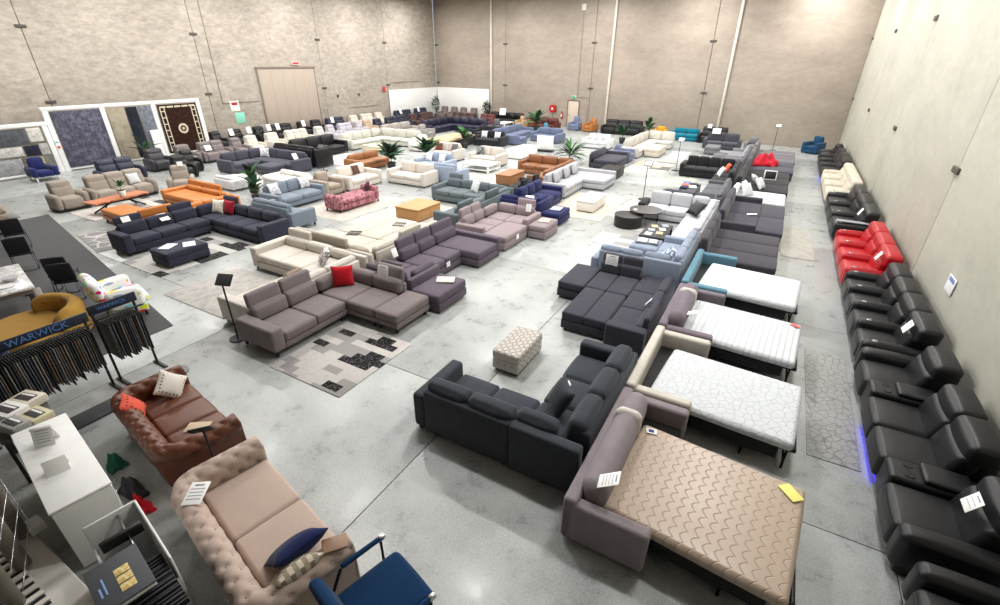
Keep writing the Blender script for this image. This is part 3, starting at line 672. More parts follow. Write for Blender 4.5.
cushion('dark grey patterned cushion on the cream sofa beyond the white glass table', pattern_mat('cushion_dk', (150, 150, 152), (60, 60, 64), 12, 'noise'), -13.85, 22.15, .47, .3, -.4, .46)
sofa('cream two seat sofa with brown and grey cushions beside the palm pot', W_, STW, [((-17.0, -15.15, 21.6, 22.7), 'S', dict(n=2, arms='we'))])
cushion('brown cushion on the cream sofa beside the palm pot', fabric((110, 62, 52)), -16.55, 22.1, .47, .2, -.4, .42); cushion('grey cushion on the cream sofa beside the palm pot', fabric((100, 98, 98)), -15.55, 22.1, .47, -.2, -.4, .46)
sofa('cream two seat sofa with a dark patterned cushion beside the taupe armchair', W_, STW, [((-16.3, -15.2, 13.98, 16.0), 'E', dict(n=2, arms='sn'))])
cushion('dark brown cushion with pale centre on the cream sofa by the taupe armchair', pattern_mat('cushion_br', (90, 60, 52), (180, 160, 140), 7, 'dots'), -15.95, 15.2, .47, PI/2, -.35, .42)
sofa('cream two seat sofa with plain cushions at right angles to its twin', W_, STW, [((-15.1, -12.95, 16.12, 17.2), 'S', dict(n=2, arms='we'))])
sofa('taupe fabric armchair between the blue sofa and the cream sofa', fabric((156, 144, 132)), STW, [((-16.3, -15.35, 12.85, 13.9), 'E', dict(n=1, arms='sn'))], 'armchair', 'armchair')
TB = fabric((118, 128, 140), .16)
sofa('steel blue sofa with white cushions facing the pink chaise', TB, ST(bh=.84, bt=.3, pf=.035, leg=.1), [((-16.25, -15.15, 10.5, 12.7), 'E', dict(n=2, arms='sn'))])
for y in (10.95, 12.3): cushion('white patterned cushion on the steel blue sofa', pattern_mat('cushion_wh', (228, 228, 230), (170, 172, 180), 10, 'noise'), -15.8, y, .47, PI/2, -.4, .46, group='white cushions on the steel blue sofa')
sofa('steel blue sofa turned away behind the navy recliner corner sofa', TB, ST(bh=.84, bt=.3, pf=.04, leg=.1), [((-15.1, -12.95, 9.3, 10.3), 'N', dict(n=2, arms='we'))])
PK = pattern_mat('pink_floral', (184, 126, 132), (126, 72, 84), 9, 'noise')
sofa('pink floral chaise lounge on a pale rug', PK, ST(bh=.7, ah=.62, aw=.26, ar=.12, leg=.08, pf=.03, r=.07), [((-14.0, -13.15, 11.5, 13.6), 'E', dict(n=1, arms='sn', back=0))], 'chaise_lounge', 'chaise')
cushion('dark pink floral cushion on the pink chaise lounge', pattern_mat('pink_dark', (120, 60, 80), (60, 40, 50), 9, 'noise'), -13.6, 13.2, .47, -.8, -.6, .4)
PB = fabric((150, 162, 180), .15)
sofa('powder blue sofa beside the palm pot with white cushions', PB, STW, [((-15.6, -13.7, 18.7, 19.8), 'S', dict(n=2, arms='we'))])
sofa('powder blue loveseat turned away behind the cream sofas', PB, STW, [((-13.6, -12.0, 17.35, 18.3), 'N', dict(n=2, arms='we'))])
for x in (-15.1, -14.3): cushion('white cushion on the powder blue sofa', F_WH, x, 19.25, .47, 0, -.4, .42, group='white cushions on the powder blue sofa')
card('white card on the arm of the powder blue loveseat', -12.1, 17.6, .64, .3, -.2, .22, .3)
t = coffee_table('white glass topped coffee table on the grey rug', WHITE, -13.7, -12.0, 19.95, 21.2, .4, legs=.08, topM=plain((222, 226, 228), .15))
sofa('caramel orange leather chaise lounge before the cream curved sofa', leather((150, 100, 62)), ST(bh=.75, lod=2), [((-18.6, -17.6, 16.9, 19.2), 'E', dict(n=2, arms='s'))], 'chaise_lounge', 'chaise')
coffee_table('white display table beside the cream two seat sofa', WHITE, -13.4, -12.4, 24.2, 26.4, .5, body=True)
t = thing('sign_board', 'blank white board on a black foot in the middle aisle', 'board', (-12.45, 27.5, 0), .1); add('foot', box(1.05, .5, .12), BLACK, t); add('board', rb(1.05, .06, .8, .01, 0, 2), WHITE, t, (0, 0, .12))
BLF = fabric((102, 111, 136), .15)
sofa('periwinkle blue chaise sofa with white cushions', BLF, STW, [((-17.0, -15.9, 29.8, 33.0), 'E', dict(n=3, arms='n')), ((-17.0, -14.8, 28.45, 29.75), 'E', dict(n=1, arms='s'))], 'chaise_sofa', 'sofa')
sofa('periwinkle blue two seat sofa beside the tall leafy plant', BLF, STW, [((-15.1, -12.85, 30.7, 31.8), 'S', dict(n=2, arms='we'))], rz=-.12)
sofa('teal accent chair behind the periwinkle sofas', fabric((70, 140, 158)), ST(bh=.9, lod=2), [((-15.6, -14.9, 33.0, 33.8), 'S', dict(n=1, arms='we'))], 'armchair', 'armchair')
sofa('black sofa with two white cushions before the periwinkle chaise', F_BK, STW, [((-17.5, -15.4, 27.1, 28.2), 'S', dict(n=2, arms='we'))])
for x in (-16.95, -15.95): cushion('white cushion on the black sofa', F_WH, x, 27.65, .47, .1, -.4, .44, group='white cushions on the black sofa')
t = thing('display_bed', 'black based bed with a beige mattress among the lounges', 'bed', (-18.6, 26.3, 0)); add('bed_base', rb(1.6, 3.2, .42, .03, 0, 1), F_BK, t, (0, 0, .03)); add('mattress', rb(1.62, 3.24, .14, .05, .012, 1), fabric((196, 170, 138)), t, (0, 0, .44))
for sx in (-1, 1):
    for sy in (-1, 1): add('foot', box(.06, .06, .04), BLACK, t, (sx*.7, sy*1.45, 0))
sofa('small black sofa beyond the black sofa with two white cushions', F_BK, ST(lod=2, bh=.8), [((-19.2, -17.2, 29.6, 30.6), 'S', dict(n=2, arms='we'))])

# ------------------------------------------------------------------ third column
O_ = fabric((50, 52, 66), .16)
sofa('dark navy recliner corner sofa with white and red cushions', O_, ST(bh=.74, ah=.6, aw=.24, bt=.3, lod=0, hh=.24, pf=.02),
     [((-16.0, -15.1, 5.5, 7.95), 'E', dict(n=3, arms='s', heads=(0, 2))), ((-16.0, -12.6, 7.98, 9.0), 'S', dict(n=4, arms='We', heads=(0,)))], 'corner_sofa', 'corner sofa')
cushion('white cushion with faint print on the dark navy corner sofa', pattern_mat('cushion_print', (232, 226, 216), (200, 190, 176), 16, 'noise'), -15.45, 8.42, .47, .25, -.4, .46)
cushion('red cushion on the dark navy corner sofa', fabric((150, 26, 40)), -15.05, 8.55, .47, .1, -.35, .46)
card('small white price card on the headrest of the dark navy corner sofa', -15.75, 6.0, .8, PI/2, -.4, .22, .16, 2); card('white sheet on the console of the dark navy corner sofa', -15.6, 6.95, .62, PI/2, -1.0, .26, .3)
ottoman('dark navy ottoman with papers in front of the dark navy corner sofa', O_, (-14.05, -13.2, 5.6, 6.72), .42, lod=0)
for i, (x, y, a) in enumerate(((-13.75, 5.95, .5), (-13.45, 6.35, 1.1))):
    o = add('leaflet', rb(.3, .42, .008, .002, 0, 2), plain((225, 228, 232), .5), None, (x, y, .45), a); tag(o, 'white leaflet lying on the dark navy ottoman', 'leaflet', 'leaflets on the navy ottoman')
P_ = leather((196, 122, 58), .42)
sofa('bright orange leather corner sofa with separate headrests', P_, ST(bh=.6, ah=.55, aw=.2, bt=.26, leg=.12, hh=.24),
     [((-20.0, -17.7, 9.0, 10.1), 'S', dict(n=2, arms='w', heads=(0, 1))), ((-17.68, -16.75, 6.75, 10.1), 'W', dict(n=3, arms='N', heads=(2,))), ((-19.4, -17.72, 6.75, 7.6), 'W', dict(n=1, back=0))], 'corner_sofa', 'corner sofa')
Q_ = fabric((152, 142, 132), .12)
GQ = 'taupe recliner suite'
recliner('taupe fabric recliner armchair nearest the dark carpet', Q_, (-22.72, -21.72, 6.4, 7.44), 'E', 'ASA', 'recliner_chair', group=GQ)
recliner('taupe fabric three seat recliner sofa behind the live edge table', Q_, (-22.68, -21.68, 7.52, 9.8), 'E', 'ASSSA', group=GQ, aw=.17)
recliner('taupe fabric recliner armchair turned beside the orange corner sofa', Q_, (-21.95, -20.95, 10.1, 11.1), 'E', 'ASA', 'recliner_chair', group=GQ, rz=-.55)
cushion('white cushion on the taupe recliner sofa', F_WH, -22.1, 9.2, .5, PI/2, -.4, .42)
card('white card on the turned taupe recliner armchair', -21.5, 10.75, .98, PI/2-.55, -.3, .2, .18)
R_ = fabric((72, 72, 84), .14)
sofa('slate charcoal corner sofa with a white cushion in its corner', R_, STW, [((-23.65, -22.5, 13.5, 15.1), 'E', dict(n=2, arms='s')), ((-23.65, -20.1, 15.14, 16.25), 'S', dict(n=3, arms='We')), ((-21.7, -20.6, 14.2, 15.12), 'S', dict(n=1, back=0))], 'corner_sofa', 'corner sofa')
cushion('white patterned cushion in the corner of the slate charcoal sofa', pattern_mat('cushion_wh', (228, 228, 230), (170, 172, 180), 10, 'noise'), -22.95, 15.7, .47, .7, -.3, .46)
card('white card on the right arm of the slate charcoal corner sofa', -20.25, 15.5, .64, PI/2, -.5, .26, .3)
sofa('black leather corner recliner behind the slate charcoal corner sofa', K_BLK, ST(bh=1.0, ah=.68, bt=.36, pf=.05, aw=.26, lod=1), [((-23.6, -22.45, 17.7, 21.0), 'E', dict(n=3, arms='n')), ((-23.6, -20.1, 16.55, 17.66), 'N', dict(n=3, arms='Ew'))], 'corner_sofa', 'corner sofa')
S_ = leather((120, 110, 110), .5)
GS = 'grey recliners in front of the cream row'
recliner('grey leather recliner armchair beside the carved rug stand', S_, (-27.1, -26.1, 13.2, 14.3), 'E', 'ASA', 'recliner_chair', group=GS)
recliner('grey leather two seat recliner sofa with a white card', S_, (-27.1, -26.1, 14.4, 16.1), 'E', 'ASSA', group=GS)
recliner('grey leather recliner armchair next to the cream recliners', S_, (-27.1, -26.1, 16.25, 17.15), 'E', 'ASA', 'recliner_chair', group=GS, aw=.16)
card('white card on the grey two seat recliner sofa', -26.45, 14.9, .6, PI/2, -.4, .34, .28)
recliner('charcoal recliner armchair in front of the rug stands', leather((58, 56, 62)), (-27.1, -26.1, 11.8, 12.95), 'E', 'ASA', 'recliner_chair', lod=2)
recliner('dark navy recliner sofa in front of the dark hanging rug', leather((46, 48, 66)), (-25.9, -24.9, 9.2, 11.0), 'E', 'ASSA', lod=2)
recliner('black recliner armchair behind the turned taupe armchair', K_BLK, (-24.3, -23.4, 11.5, 12.5), 'E', 'ASA', 'recliner_chair', lod=2)
recliner('small black recliner armchair beside the slate charcoal corner sofa', K_BLK, (-25.4, -24.5, 12.6, 13.4), 'E', 'ASA', 'recliner_chair', lod=2, aw=.14)
K_IV = leather((204, 197, 187)); K_LV = leather((178, 173, 182)); K_TN = leather((176, 156, 134)); K_NV = leather((40, 44, 60)); K_BR = leather((70, 48, 46)); K_GB = leather((112, 100, 96))
G1 = 'middle row of recliners by the left wall'
def row(items, x0, x1, group, bh=1.0):
    for lab, M, y0, y1, n in items:
        k = .35 if 'at the white partition' in lab else 0
        recliner(lab, M, (x0+k, x1+k, y0+.02, y1-.02), 'E', 'A'+'S'*n+'A', 'recliner_chair' if n == 1 else 'recliner_sofa', group=group, lod=2, aw=.15, bh=bh)
row([('ivory recliner armchair next to the grey recliners', K_IV, 17.25, 18.25, 1), ('ivory recliner armchair beside the ivory recliner sofa', K_IV, 18.6, 19.7, 1), ('ivory three seat recliner sofa in the middle row', K_IV, 20.0, 21.9, 3),
     ('pale grey recliner armchair next to the ivory sofa', leather((188, 185, 183)), 22.3, 23.25, 1), ('lavender grey recliner armchair beside the pale grey one', K_LV, 23.3, 24.2, 1), ('lavender grey two seat recliner sofa', K_LV, 24.35, 25.85, 2),
     ('lavender grey recliner armchair beside the beige one', K_LV, 25.95, 26.75, 1), ('beige brown recliner armchair in the middle row', K_TN, 26.8, 27.8, 1), ('navy recliner armchair next to the beige brown one', K_NV, 27.9, 28.9, 1),
     ('navy three seat recliner sofa in the middle row', K_NV, 29.2, 31.9, 3), ('dark brown recliner armchair in the middle row', K_BR, 32.1, 33.2, 1), ('dark brown two seat recliner sofa at the end of the middle row', K_BR, 33.5, 35.3, 2)], -27.2, -26.15, G1)
G0 = 'back row of recliners against the left wall'
row([('black recliner armchair beside the carved rug stand', K_BLK, 17.15, 18.1, 1), ('black recliner armchair with a white sheet near the notice board', K_BLK, 18.4, 19.5, 1), ('black recliner armchair to the left of the roller door', K_BLK, 20.1, 21.1, 1),
     ('black two seat recliner sofa below the roller door', K_BLK, 21.3, 23.3, 2), ('black recliner armchair below the middle of the roller door', K_BLK, 23.6, 24.6, 1), ('black recliner armchair below the right jamb of the roller door', K_BLK, 24.8, 25.9, 1),
     ('blue black two seat recliner sofa right of the roller door', K_NV, 26.2, 28.2, 2), ('white recliner armchair beside the blue black sofa', K_IV, 28.6, 29.7, 1), ('white two seat recliner sofa against the left wall', K_IV, 29.85, 31.4, 2),
     ('white recliner armchair beside the white partition', K_IV, 31.5, 32.6, 1), ('navy two seat recliner sofa at the white partition', K_NV, 33.6, 36.0, 2), ('second navy two seat recliner sofa at the white partition beside the ficus', K_NV, 36.4, 38.3, 2)], -30.45, -29.4, G0)
for i, (y, x) in enumerate(((18.3, -29.5), (19.5, -29.5), (20.95, -29.5), (21.6, -29.45), (23.75, -29.5), (26.4, -29.5), (34.2, -29.5), (36.7, -29.5))):
    card('white card on a dark recliner of the back row', x, y, .75, PI/2, -.3, .3, .4, group='white cards along the back row')
SU = ST(bh=.9, ah=.62, bt=.34, pf=.05, lod=2)
CU = leather((192, 191, 180))
sofa('cream leather curved corner lounge with bolster cushions', CU, SU, [((-23.8, -22.6, 21.4, 24.1), 'E', dict(n=3, arms='s')), ((-23.8, -20.0, 24.14, 25.3), 'S', dict(n=3, arms='We'))], 'corner_sofa', 'corner sofa')
sofa('white leather armchair at the end of the cream curved lounge', leather((214, 212, 206)), SU, [((-19.7, -18.7, 23.2, 24.2), 'S', dict(n=1, arms='we'))], 'armchair', 'armchair')
coffee_table('cream low table in front of the cream curved lounge', plain((214, 204, 178), .5), -21.9, -20.5, 21.5, 22.6, .38, body=True)
sofa('stone grey three seat sofa behind the cream curved lounge', leather((160, 154, 148)), SU, [((-24.6, -23.5, 25.9, 29.3), 'E', dict(n=3, arms='sn'))])
sofa('stone grey armchair beside the stone grey sofa', leather((150, 146, 142)), SU, [((-22.6, -21.6, 27.6, 28.6), 'E', dict(n=1, arms='sn'))], 'armchair', 'armchair')
sofa('navy black curved corner lounge beyond the black based bed', leather((34, 34, 56)), SU, [((-23.9, -22.75, 29.7, 32.4), 'E', dict(n=3, arms='s')), ((-23.9, -19.95, 32.44, 33.6), 'S', dict(n=4, arms='We'))], 'corner_sofa', 'corner sofa')
recliner('dark brown leather three seat recliner behind the navy black lounge', K_BR, (-25.4, -22.7, 35.2, 36.2), 'S', 'ASSSA', lod=2)
recliner('maroon leather two seat recliner behind the navy black lounge', leather((92, 44, 42)), (-22.5, -20.8, 35.2, 36.2), 'S', 'ASSA', lod=2)
for i, x in enumerate((-28.5, -27.4, -26.35, -25.2)):
    recliner('grey brown recliner armchair lined up before the white partition', K_GB, (x-.45, x+.45, 38.6, 39.6), 'S', 'ASA', 'recliner_chair', group='grey brown recliners before the partition', lod=2, aw=.14, bh=1.08)
sofa('long black leather corner lounge at the end of the white partition', K_BLK, SU, [((-23.4, -19.6, 38.0, 39.1), 'S', dict(n=4, arms='We'))], 'corner_sofa', 'corner sofa')
sofa('grey recliner armchair with a white card at the navy black lounge', leather((92, 92, 98)), ST(bh=1.0, lod=2), [((-19.6, -18.7, 32.4, 33.3), 'S', dict(n=1, arms='we'))], 'armchair', 'armchair')
coffee_table('small white coffee table before the long black lounge', WHITE, -20.6, -19.6, 35.2, 36.8, .45)
sofa('brown leather armchair left of the hose reel', leather((128, 92, 66)), SU, [((-18.8, -17.9, 37.6, 38.5), 'S', dict(n=1, arms='we'))], 'armchair', 'armchair')
sofa('beige leather armchair left of the brown armchair', leather((176, 148, 118)), SU, [((-19.3, -18.5, 36.3, 37.2), 'S', dict(n=1, arms='we'))], 'armchair', 'armchair')
sofa('dark red leather sofa under the hose reel', leather((88, 40, 32)), SU, [((-17.6, -15.5, 36.2, 37.2), 'S', dict(n=2, arms='we'))])
card('white square card on the long black leather lounge', -21.6, 38.35, .75, 0, -.3, .6, .55)
# white leather lounge and seats between steel blue and slate charcoal sofas
sofa('white leather sofa with tufted seat between slate charcoal and steel blue sofas', leather((224, 222, 216)), ST(bh=.62, ah=.5, lod=2), [((-19.2, -17.0, 12.75, 13.8), 'S', dict(n=2, arms='we'))])
sofa('white leather lounge chair on the pale rug by the orange corner sofa', leather((220, 222, 226)), ST(bh=.55, ah=.45, lod=2), [((-20.7, -19.4, 11.5, 12.5), 'N', dict(n=2, arms='e'))])

# ------------------------------------------------------------------ rugs
def rug_mat(key, base, alt, dark, kind, scale=1.0):
    m, nt, b = newmat('rug_'+key); co = objco(nt); wn = noise(nt, co, 28, 5, .7)
    if kind == 'patch':
        bk = nd(nt, 'ShaderNodeTexBrick', Scale=scale); bk.inputs['Mortar Size'].default_value = 0; bk.inputs['Color1'].default_value = (0, 0, 0, 1); bk.inputs['Color2'].default_value = (1, 1, 1, 1); bk.inputs['Brick Width'].default_value = .62; bk.inputs['Row Height'].default_value = .3; nt.links.new(co, bk.inputs['Vector'])
        c = ramp(nt, bk.outputs['Color'], [(0, lin(dark)), (.13, lin(alt)), (.5, lin(base)), (1, lin(base))]); nt.nodes[-1].color_ramp.interpolation = 'CONSTANT'
    elif kind == 'crackle':
        v = nd(nt, 'ShaderNodeTexVoronoi', Scale=scale); v.feature = 'DISTANCE_TO_EDGE'; nt.links.new(co, v.inputs['Vector'])
        c = ramp(nt, v.outputs['Distance'], [(0, lin(dark)), (.03, lin(dark)), (.06, lin(base))])
    elif kind == 'stripe':
        v = nd(nt, 'ShaderNodeTexWave', Scale=scale, Distortion=.6); nt.links.new(co, v.inputs['Vector']); c = ramp(nt, v.outputs['Fac'], [(.3, lin(alt)), (.6, lin(base))])
    else:
        c = ramp(nt, noise(nt, co, 4*scale, 6, .7), [(.38, lin(alt)), (.55, lin(base))])
    c = mixc(nt, ramp(nt, wn, [(.52, (0, 0, 0, 1)), (.68, (.75, .75, .75, 1))]), c, lin(alt))
    nt.links.new(c, b.inputs['Base Color']); b.inputs['Roughness'].default_value = 1; b.inputs['Specular IOR Level'].default_value = .1; bump(nt, b, wn, .4, .01); return m
def rug(label, key, x0, x1, y0, y1, mt, z=0, rz=0):
    o = add('rug', rb(x1-x0, y1-y0, .014, .004, 0, 2), mt, None, ((x0+x1)/2, (y0+y1)/2, z), rz); return tag(o, label, 'rug')
RG = (196, 192, 186)
rug('black and pale patchwork rug in front of the taupe grey corner sofa', 'a', -7.1, -5.35, 4.05, 5.95, rug_mat('a', (190, 186, 182), (150, 147, 145), (30, 30, 32), 'patch', 1.7))
rug('pale worn rug before the cream leather corner sofa', 'b', -11.85, -9.5, 4.7, 6.6, rug_mat('b', (186, 182, 176), (160, 157, 154), (90, 90, 90), 'worn'))
rug('pale patchwork rug under the dark navy ottoman', 'o', -14.9, -12.95, 5.2, 7.85, rug_mat('o', (188, 186, 182), (156, 154, 152), (36, 36, 38), 'patch', 1.1))
rug('grey rug with white crackle lines beside the dark carpet', 'c', -18.5, -16.2, 5.42, 6.3, rug_mat('c', (138, 136, 134), (154, 152, 150), (196, 194, 190), 'crackle', 2.2), 0, -.18)
rug('cream and charcoal striped rug below the live edge table', 'q', -21.7, -19.75, 6.6, 9.3, rug_mat('q', (206, 202, 196), (168, 164, 160), (50, 50, 52), 'patch', .9))
rug('pale beige rug below the light oak box table', 'cr', -11.9, -9.45, 11.35, 14.3, rug_mat('cr', (206, 200, 190), (184, 178, 168), (150, 146, 140), 'worn', .6))
rug('pale rug under the pink chaise', 'u', -14.9, -12.4, 10.9, 14.2, rug_mat('u', (196, 188, 180), (176, 168, 160), (150, 146, 140), 'worn', .7))
rug('beige rug under the white box coffee table', 'h', -6.9, -4.8, 15.5, 19.0, rug_mat('h', (208, 198, 182), (194, 184, 168), (150, 146, 140), 'worn', .5))
rug('grey and white patchwork rug below the black round tables', 'i', -4.35, -3.05, 13.4, 15.6, rug_mat('i', (206, 204, 198), (162, 162, 160), (150, 150, 150), 'patch', .9))
rug('white striped rug before the black fabric corner sofa', 's', -4.0, -2.95, 22.2, 24.35, rug_mat('s', (218, 210, 194), (184, 172, 152), (150, 150, 150), 'stripe', 2))
rug('grey crackle rug in the right aisle beside the white mattresses', 'r', 1.4, 2.05, 6.5, 9.7, rug_mat('r', (158, 158, 156), (146, 146, 144), (128, 128, 126), 'crackle', 8))
rug('pale grey rug in the right aisle beside the dark click clack sofa', 'r2', .82, 1.68, 15.1, 18.2, rug_mat('r2', (176, 174, 167), (160, 158, 151), (150, 150, 150), 'worn'))
rug('grey rug under the white glass coffee table', 'w', -14.3, -11.5, 18.9, 21.4, rug_mat('w', (192, 190, 186), (170, 168, 166), (120, 120, 120), 'worn'))
rug('cream rug in the aisle beyond the black footstool', 'x', -6.6, -4.6, 24.2, 27.8, rug_mat('x', (210, 204, 190), (180, 172, 160), (110, 108, 106), 'patch', .6))
rug('white rug beside the square cream ottoman', 'y', -5.6, -4.5, 28.6, 32, rug_mat('y', (200, 198, 198), (168, 168, 176), (110, 108, 106), 'worn', .7))
rug('white shag rug in front of the slate charcoal corner sofa', 't', -22.4, -19.7, 12.8, 14.1, rug_mat('t', (206, 206, 198), (190, 190, 184), (150, 140, 120), 'worn', .9))
rug('pale rug inside the dark leather corner recliner', 'v', -22.3, -19.8, 17.8, 20.6, rug_mat('v', (210, 206, 200), (190, 186, 180), (150, 140, 120), 'worn', .9))
# dark carpet with slanted edge
vs = [(-22.2, 1.2), (-22.0, 6.15), (-10.15, 4.0), (-10.15, .4)]
me = me_from('carpet', [(x, y, z) for z in (0, .012) for x, y in vs], [(3, 2, 1, 0), (4, 5, 6, 7)][::1]+[(i, (i+1) % 4, 4+(i+1) % 4, 4+i) for i in range(4)], False)
bm = bmesh.new(); bm.from_mesh(me); bmesh.ops.recalc_face_normals(bm, faces=bm.faces); bm.to_mesh(me); bm.free()
tag(add('carpet', me, fabric((74, 74, 76)), None, (0, 0, .001)), 'dark grey carpet with a slanted edge under the dining sets', 'carpet')

# ------------------------------------------------------------------ plants, stands, wall fittings
def leaf_mesh(L, W, droop, n=7):
    vs, fs = [], []
    for i in range(n+1):
        t = i/n; wd = W*math.sin(PI*min(1, t*.93+.05))**.8*.5; x = L*t; z = -droop*t*t
        vs += [(x, -wd, z+wd*.25), (x, 0, z), (x, wd, z+wd*.25)]
    for i in range(n):
        a = i*3; fs += [(a, a+3, a+4, a+1), (a+1, a+4, a+5, a+2)]
    return me_from('leaf', vs, fs)
LF = {'broad': leaf_mesh(.75, .26, .2), 'long': leaf_mesh(.8, .09, .35), 'fan': leaf_mesh(.6, .3, .1)}
GREEN = [fabric((34, 70, 40)), fabric((24, 50, 32)), fabric((58, 104, 54))]
def plant(label, x, y, h, kind, n, seed, potM=None, z0=0, pot=.22, s=1):
    random.seed(seed); t = thing('potted_plant', label, 'plant', (x, y, z0)); ph = .4*s if h > .9 else .22
    add('pot', cyl(pot*.75, ph, 20, pot), potM or plain((40, 40, 42), .5), t); add('soil', cyl(pot*.9, .02, 16), plain((46, 36, 28), .95), t, (0, 0, ph-.005))
    for i in range(n):
        a = i*2.4+random.uniform(-.3, .3); e = random.uniform(.25, 1.15); hh = ph+(h-ph)*random.uniform(.2, .8)
        add('leaf', LF[kind], GREEN[i % 3], t, (.05*math.cos(a), .05*math.sin(a), hh), rot=(random.uniform(-.3, .3), -e, a)).scale = (s*random.uniform(.8, 1.2),)*3
    add('stem', cyl(.02*s, h*.85-ph, 8), fabric((70, 84, 46)), t, (0, 0, ph))
    return t
plant('big broad leafed plant beside the powder blue sofa', -16.7, 18.3, 1.1, 'broad', 40, 1, s=1.0)
plant('second broad leafed plant next to the powder blue sofa', -16.2, 20.6, 1.1, 'broad', 34, 2, s=1.0)
plant('broad leafed plant by the white leather sofa', -18.6, 11.9, 1.0, 'broad', 22, 3, s=.7)
plant('dark leafed plant behind the orange corner sofa', -17.4, 11.2, .8, 'fan', 14, 4, s=.7)
plant('spiky dracaena by the tan leather corner sofa', -9.75, 24.9, .75, 'long', 60, 5, s=1.15)
plant('silver leafed plant behind the white three seat sofa', -9.3, 33.2, 1.0, 'broad', 16, 6, s=.9)
plant('banana plant beside the periwinkle two seat sofa', -16.3, 34.2, 1.2, 'broad', 20, 7, s=1.3)
plant('banana plant by the mustard armchair', -8.3, 36.1, 1.3, 'broad', 12, 8, s=.9)
plant('small dark plant beside the black sofa with white cushions', -17.3, 25.9, 1.2, 'fan', 18, 9, s=.9)
plant('green plant in front of the hanging rugs', -28.9, 13.0, 1.2, 'broad', 9, 10, s=1.0)
plant('small plant in a white pot on the live edge table', -20.4, 7.95, .5, 'fan', 10, 11, WHITE, .477, .12, .4)
def ficus(label, x, y, h, seed):
    random.seed(seed); t = thing('ficus_tree', label, 'plant', (x, y, 0)); add('pot', cyl(.2, .4, 18, .26), plain((60, 58, 56), .5), t); add('trunk', cyl(.035, h*.75, 8, .02), wood((96, 76, 56)), t, (0, 0, .3))
    vs, fs = [], []
    for i in range(520):
        a, b_ = random.uniform(0, 2*PI), math.acos(random.uniform(-1, 1)); r = random.uniform(.5, 1)
        c = Vector((.42*r*math.sin(b_)*math.cos(a), .42*r*math.sin(b_)*math.sin(a), h*.62+h*.36*r*math.cos(b_)))
        u = Vector((random.uniform(-1, 1), random.uniform(-1, 1), random.uniform(-1, .3))).normalized(); v = u.cross(Vector((random.random(), random.random(), 1))).normalized(); k = len(vs)
        vs += [tuple(c), tuple(c+u*.08+v*.035), tuple(c+u*.16), tuple(c+u*.08-v*.035)]; fs.append((k, k+1, k+2, k+3))
    f = add('foliage', me_from('foliage', vs, fs), fabric((40, 62, 34)), t); f['kind'] = 'stuff'
ficus('tall ficus tree in front of the white partition corner', -29.4, 39.2, 2.1, 1)
ficus('tall ficus tree at the end of the white partition', -23.9, 39.55, 1.9, 2)
def sign_stand(label, x, y, h, rz, face=(225, 226, 228), base=.2, wide=.32, tall=.24):
    t = thing('sign_stand', label, 'sign stand', (x, y, 0), rz); add('base', cyl(base, .025, 24), BLACK, t); add('pole', cyl(.016, h-.02, 10), BLACK, t, (0, 0, .02))
    hd = add('sign_holder', rb(wide, .025, tall, .006, 0, 2), BLACK, t, (0, -.01, h-.02), rot=(-.75, 0, 0)); add('sign_sheet', rb(wide-.04, .004, tall-.04, .002, 0, 2), plain(face, .5), hd, (0, -.0155, .02)); return t
sign_stand('black sign stand at the near end of the cream leather corner sofa', -8.5, 4.36, 1.2, .35, (60, 62, 66), .16)
sign_stand('black sign stand holding a tan board between the two buttoned sofas', -5.24, 1.98, 1.0, PI+.9, (190, 172, 146), .16, .24, .2)
o = add('folder', rb(.3, .2, .012, .003, 0, 2), plain((196, 176, 150), .6), None, (-6.0, 2.22, .505), .6); tag(o, 'tan folder lying on the brown chesterfield seat', 'folder')
sign_stand('black sign stand with a white sheet beside the pale grey corner sofa', -4.25, 19.3, 1.35, -.1)
sign_stand('black sign stand with a white sheet beside the black fabric corner sofa', -4.25, 25.85, 1.45, -.2)
sign_stand('white topped sign stand near the back wall beyond the lounge beds', -.2, 35.6, 1.4, 0)
sign_stand('black sign stand in front of the caramel chaise', -19.5, 16.4, 1.1, .4, (70, 70, 74))
def pipe(label, x, h=10.15):
    px, py = onback(x, .11); t = thing('downpipe', label, 'pipe', (px, py, 0), RZB); add('pipe', cyl(.085, h, 16), plain((232, 226, 214), .5), t)
    for z in (2.6, 6.0): add('clip', cyl(.1, .05, 16), plain((190, 184, 174), .5), t, (0, 0, z))
pipe('white downpipe on the back wall at the end of the white partition', -23.75); pipe('white downpipe on the back wall behind the long black recliner', -12.48); pipe('white downpipe on the back wall right of the teal chaise', -3.98)
def onb(name, label, cat, me, mt, x, z, off=.05):
    px, py = onback(x, off); return tag(add(name, me, mt, None, (px, py, z), RZB), label, cat)
t = onb('hose_reel', 'red fire hose reel mounted on the back wall', 'hose reel', rb(.5, .14, .5, .02, 0, 2), plain((60, 20, 20), .5), -17.25, 1.15, .1); t2 = add('reel', cyl(.31, .12, 28), plain((190, 24, 30), .4), t, (0, -.07, .25), rot=(PI/2, 0, 0)); add('reel_hub', cyl(.1, .03, 16), plain((235, 230, 225), .5), t, (0, -.19, .25), rot=(PI/2, 0, 0)); add('hose', tube([(.05, -.12, .02), (.04, -.12, -.3), (.0, -.12, -.7), (.05, -.11, -.95)], .02), plain((60, 30, 28), .6), t)
t = onb('fire_extinguisher', 'red fire extinguisher hung beside the exit door', 'extinguisher', cyl(.085, .5, 16, .08), plain((196, 30, 30), .4), -16.4, .65, .12); add('valve', cyl(.03, .08, 10), BLACK, t, (0, 0, .5)); add('white_label', rb(.1, .01, .2, .003, 0, 2), WHITE, t, (0, -.083, .15))
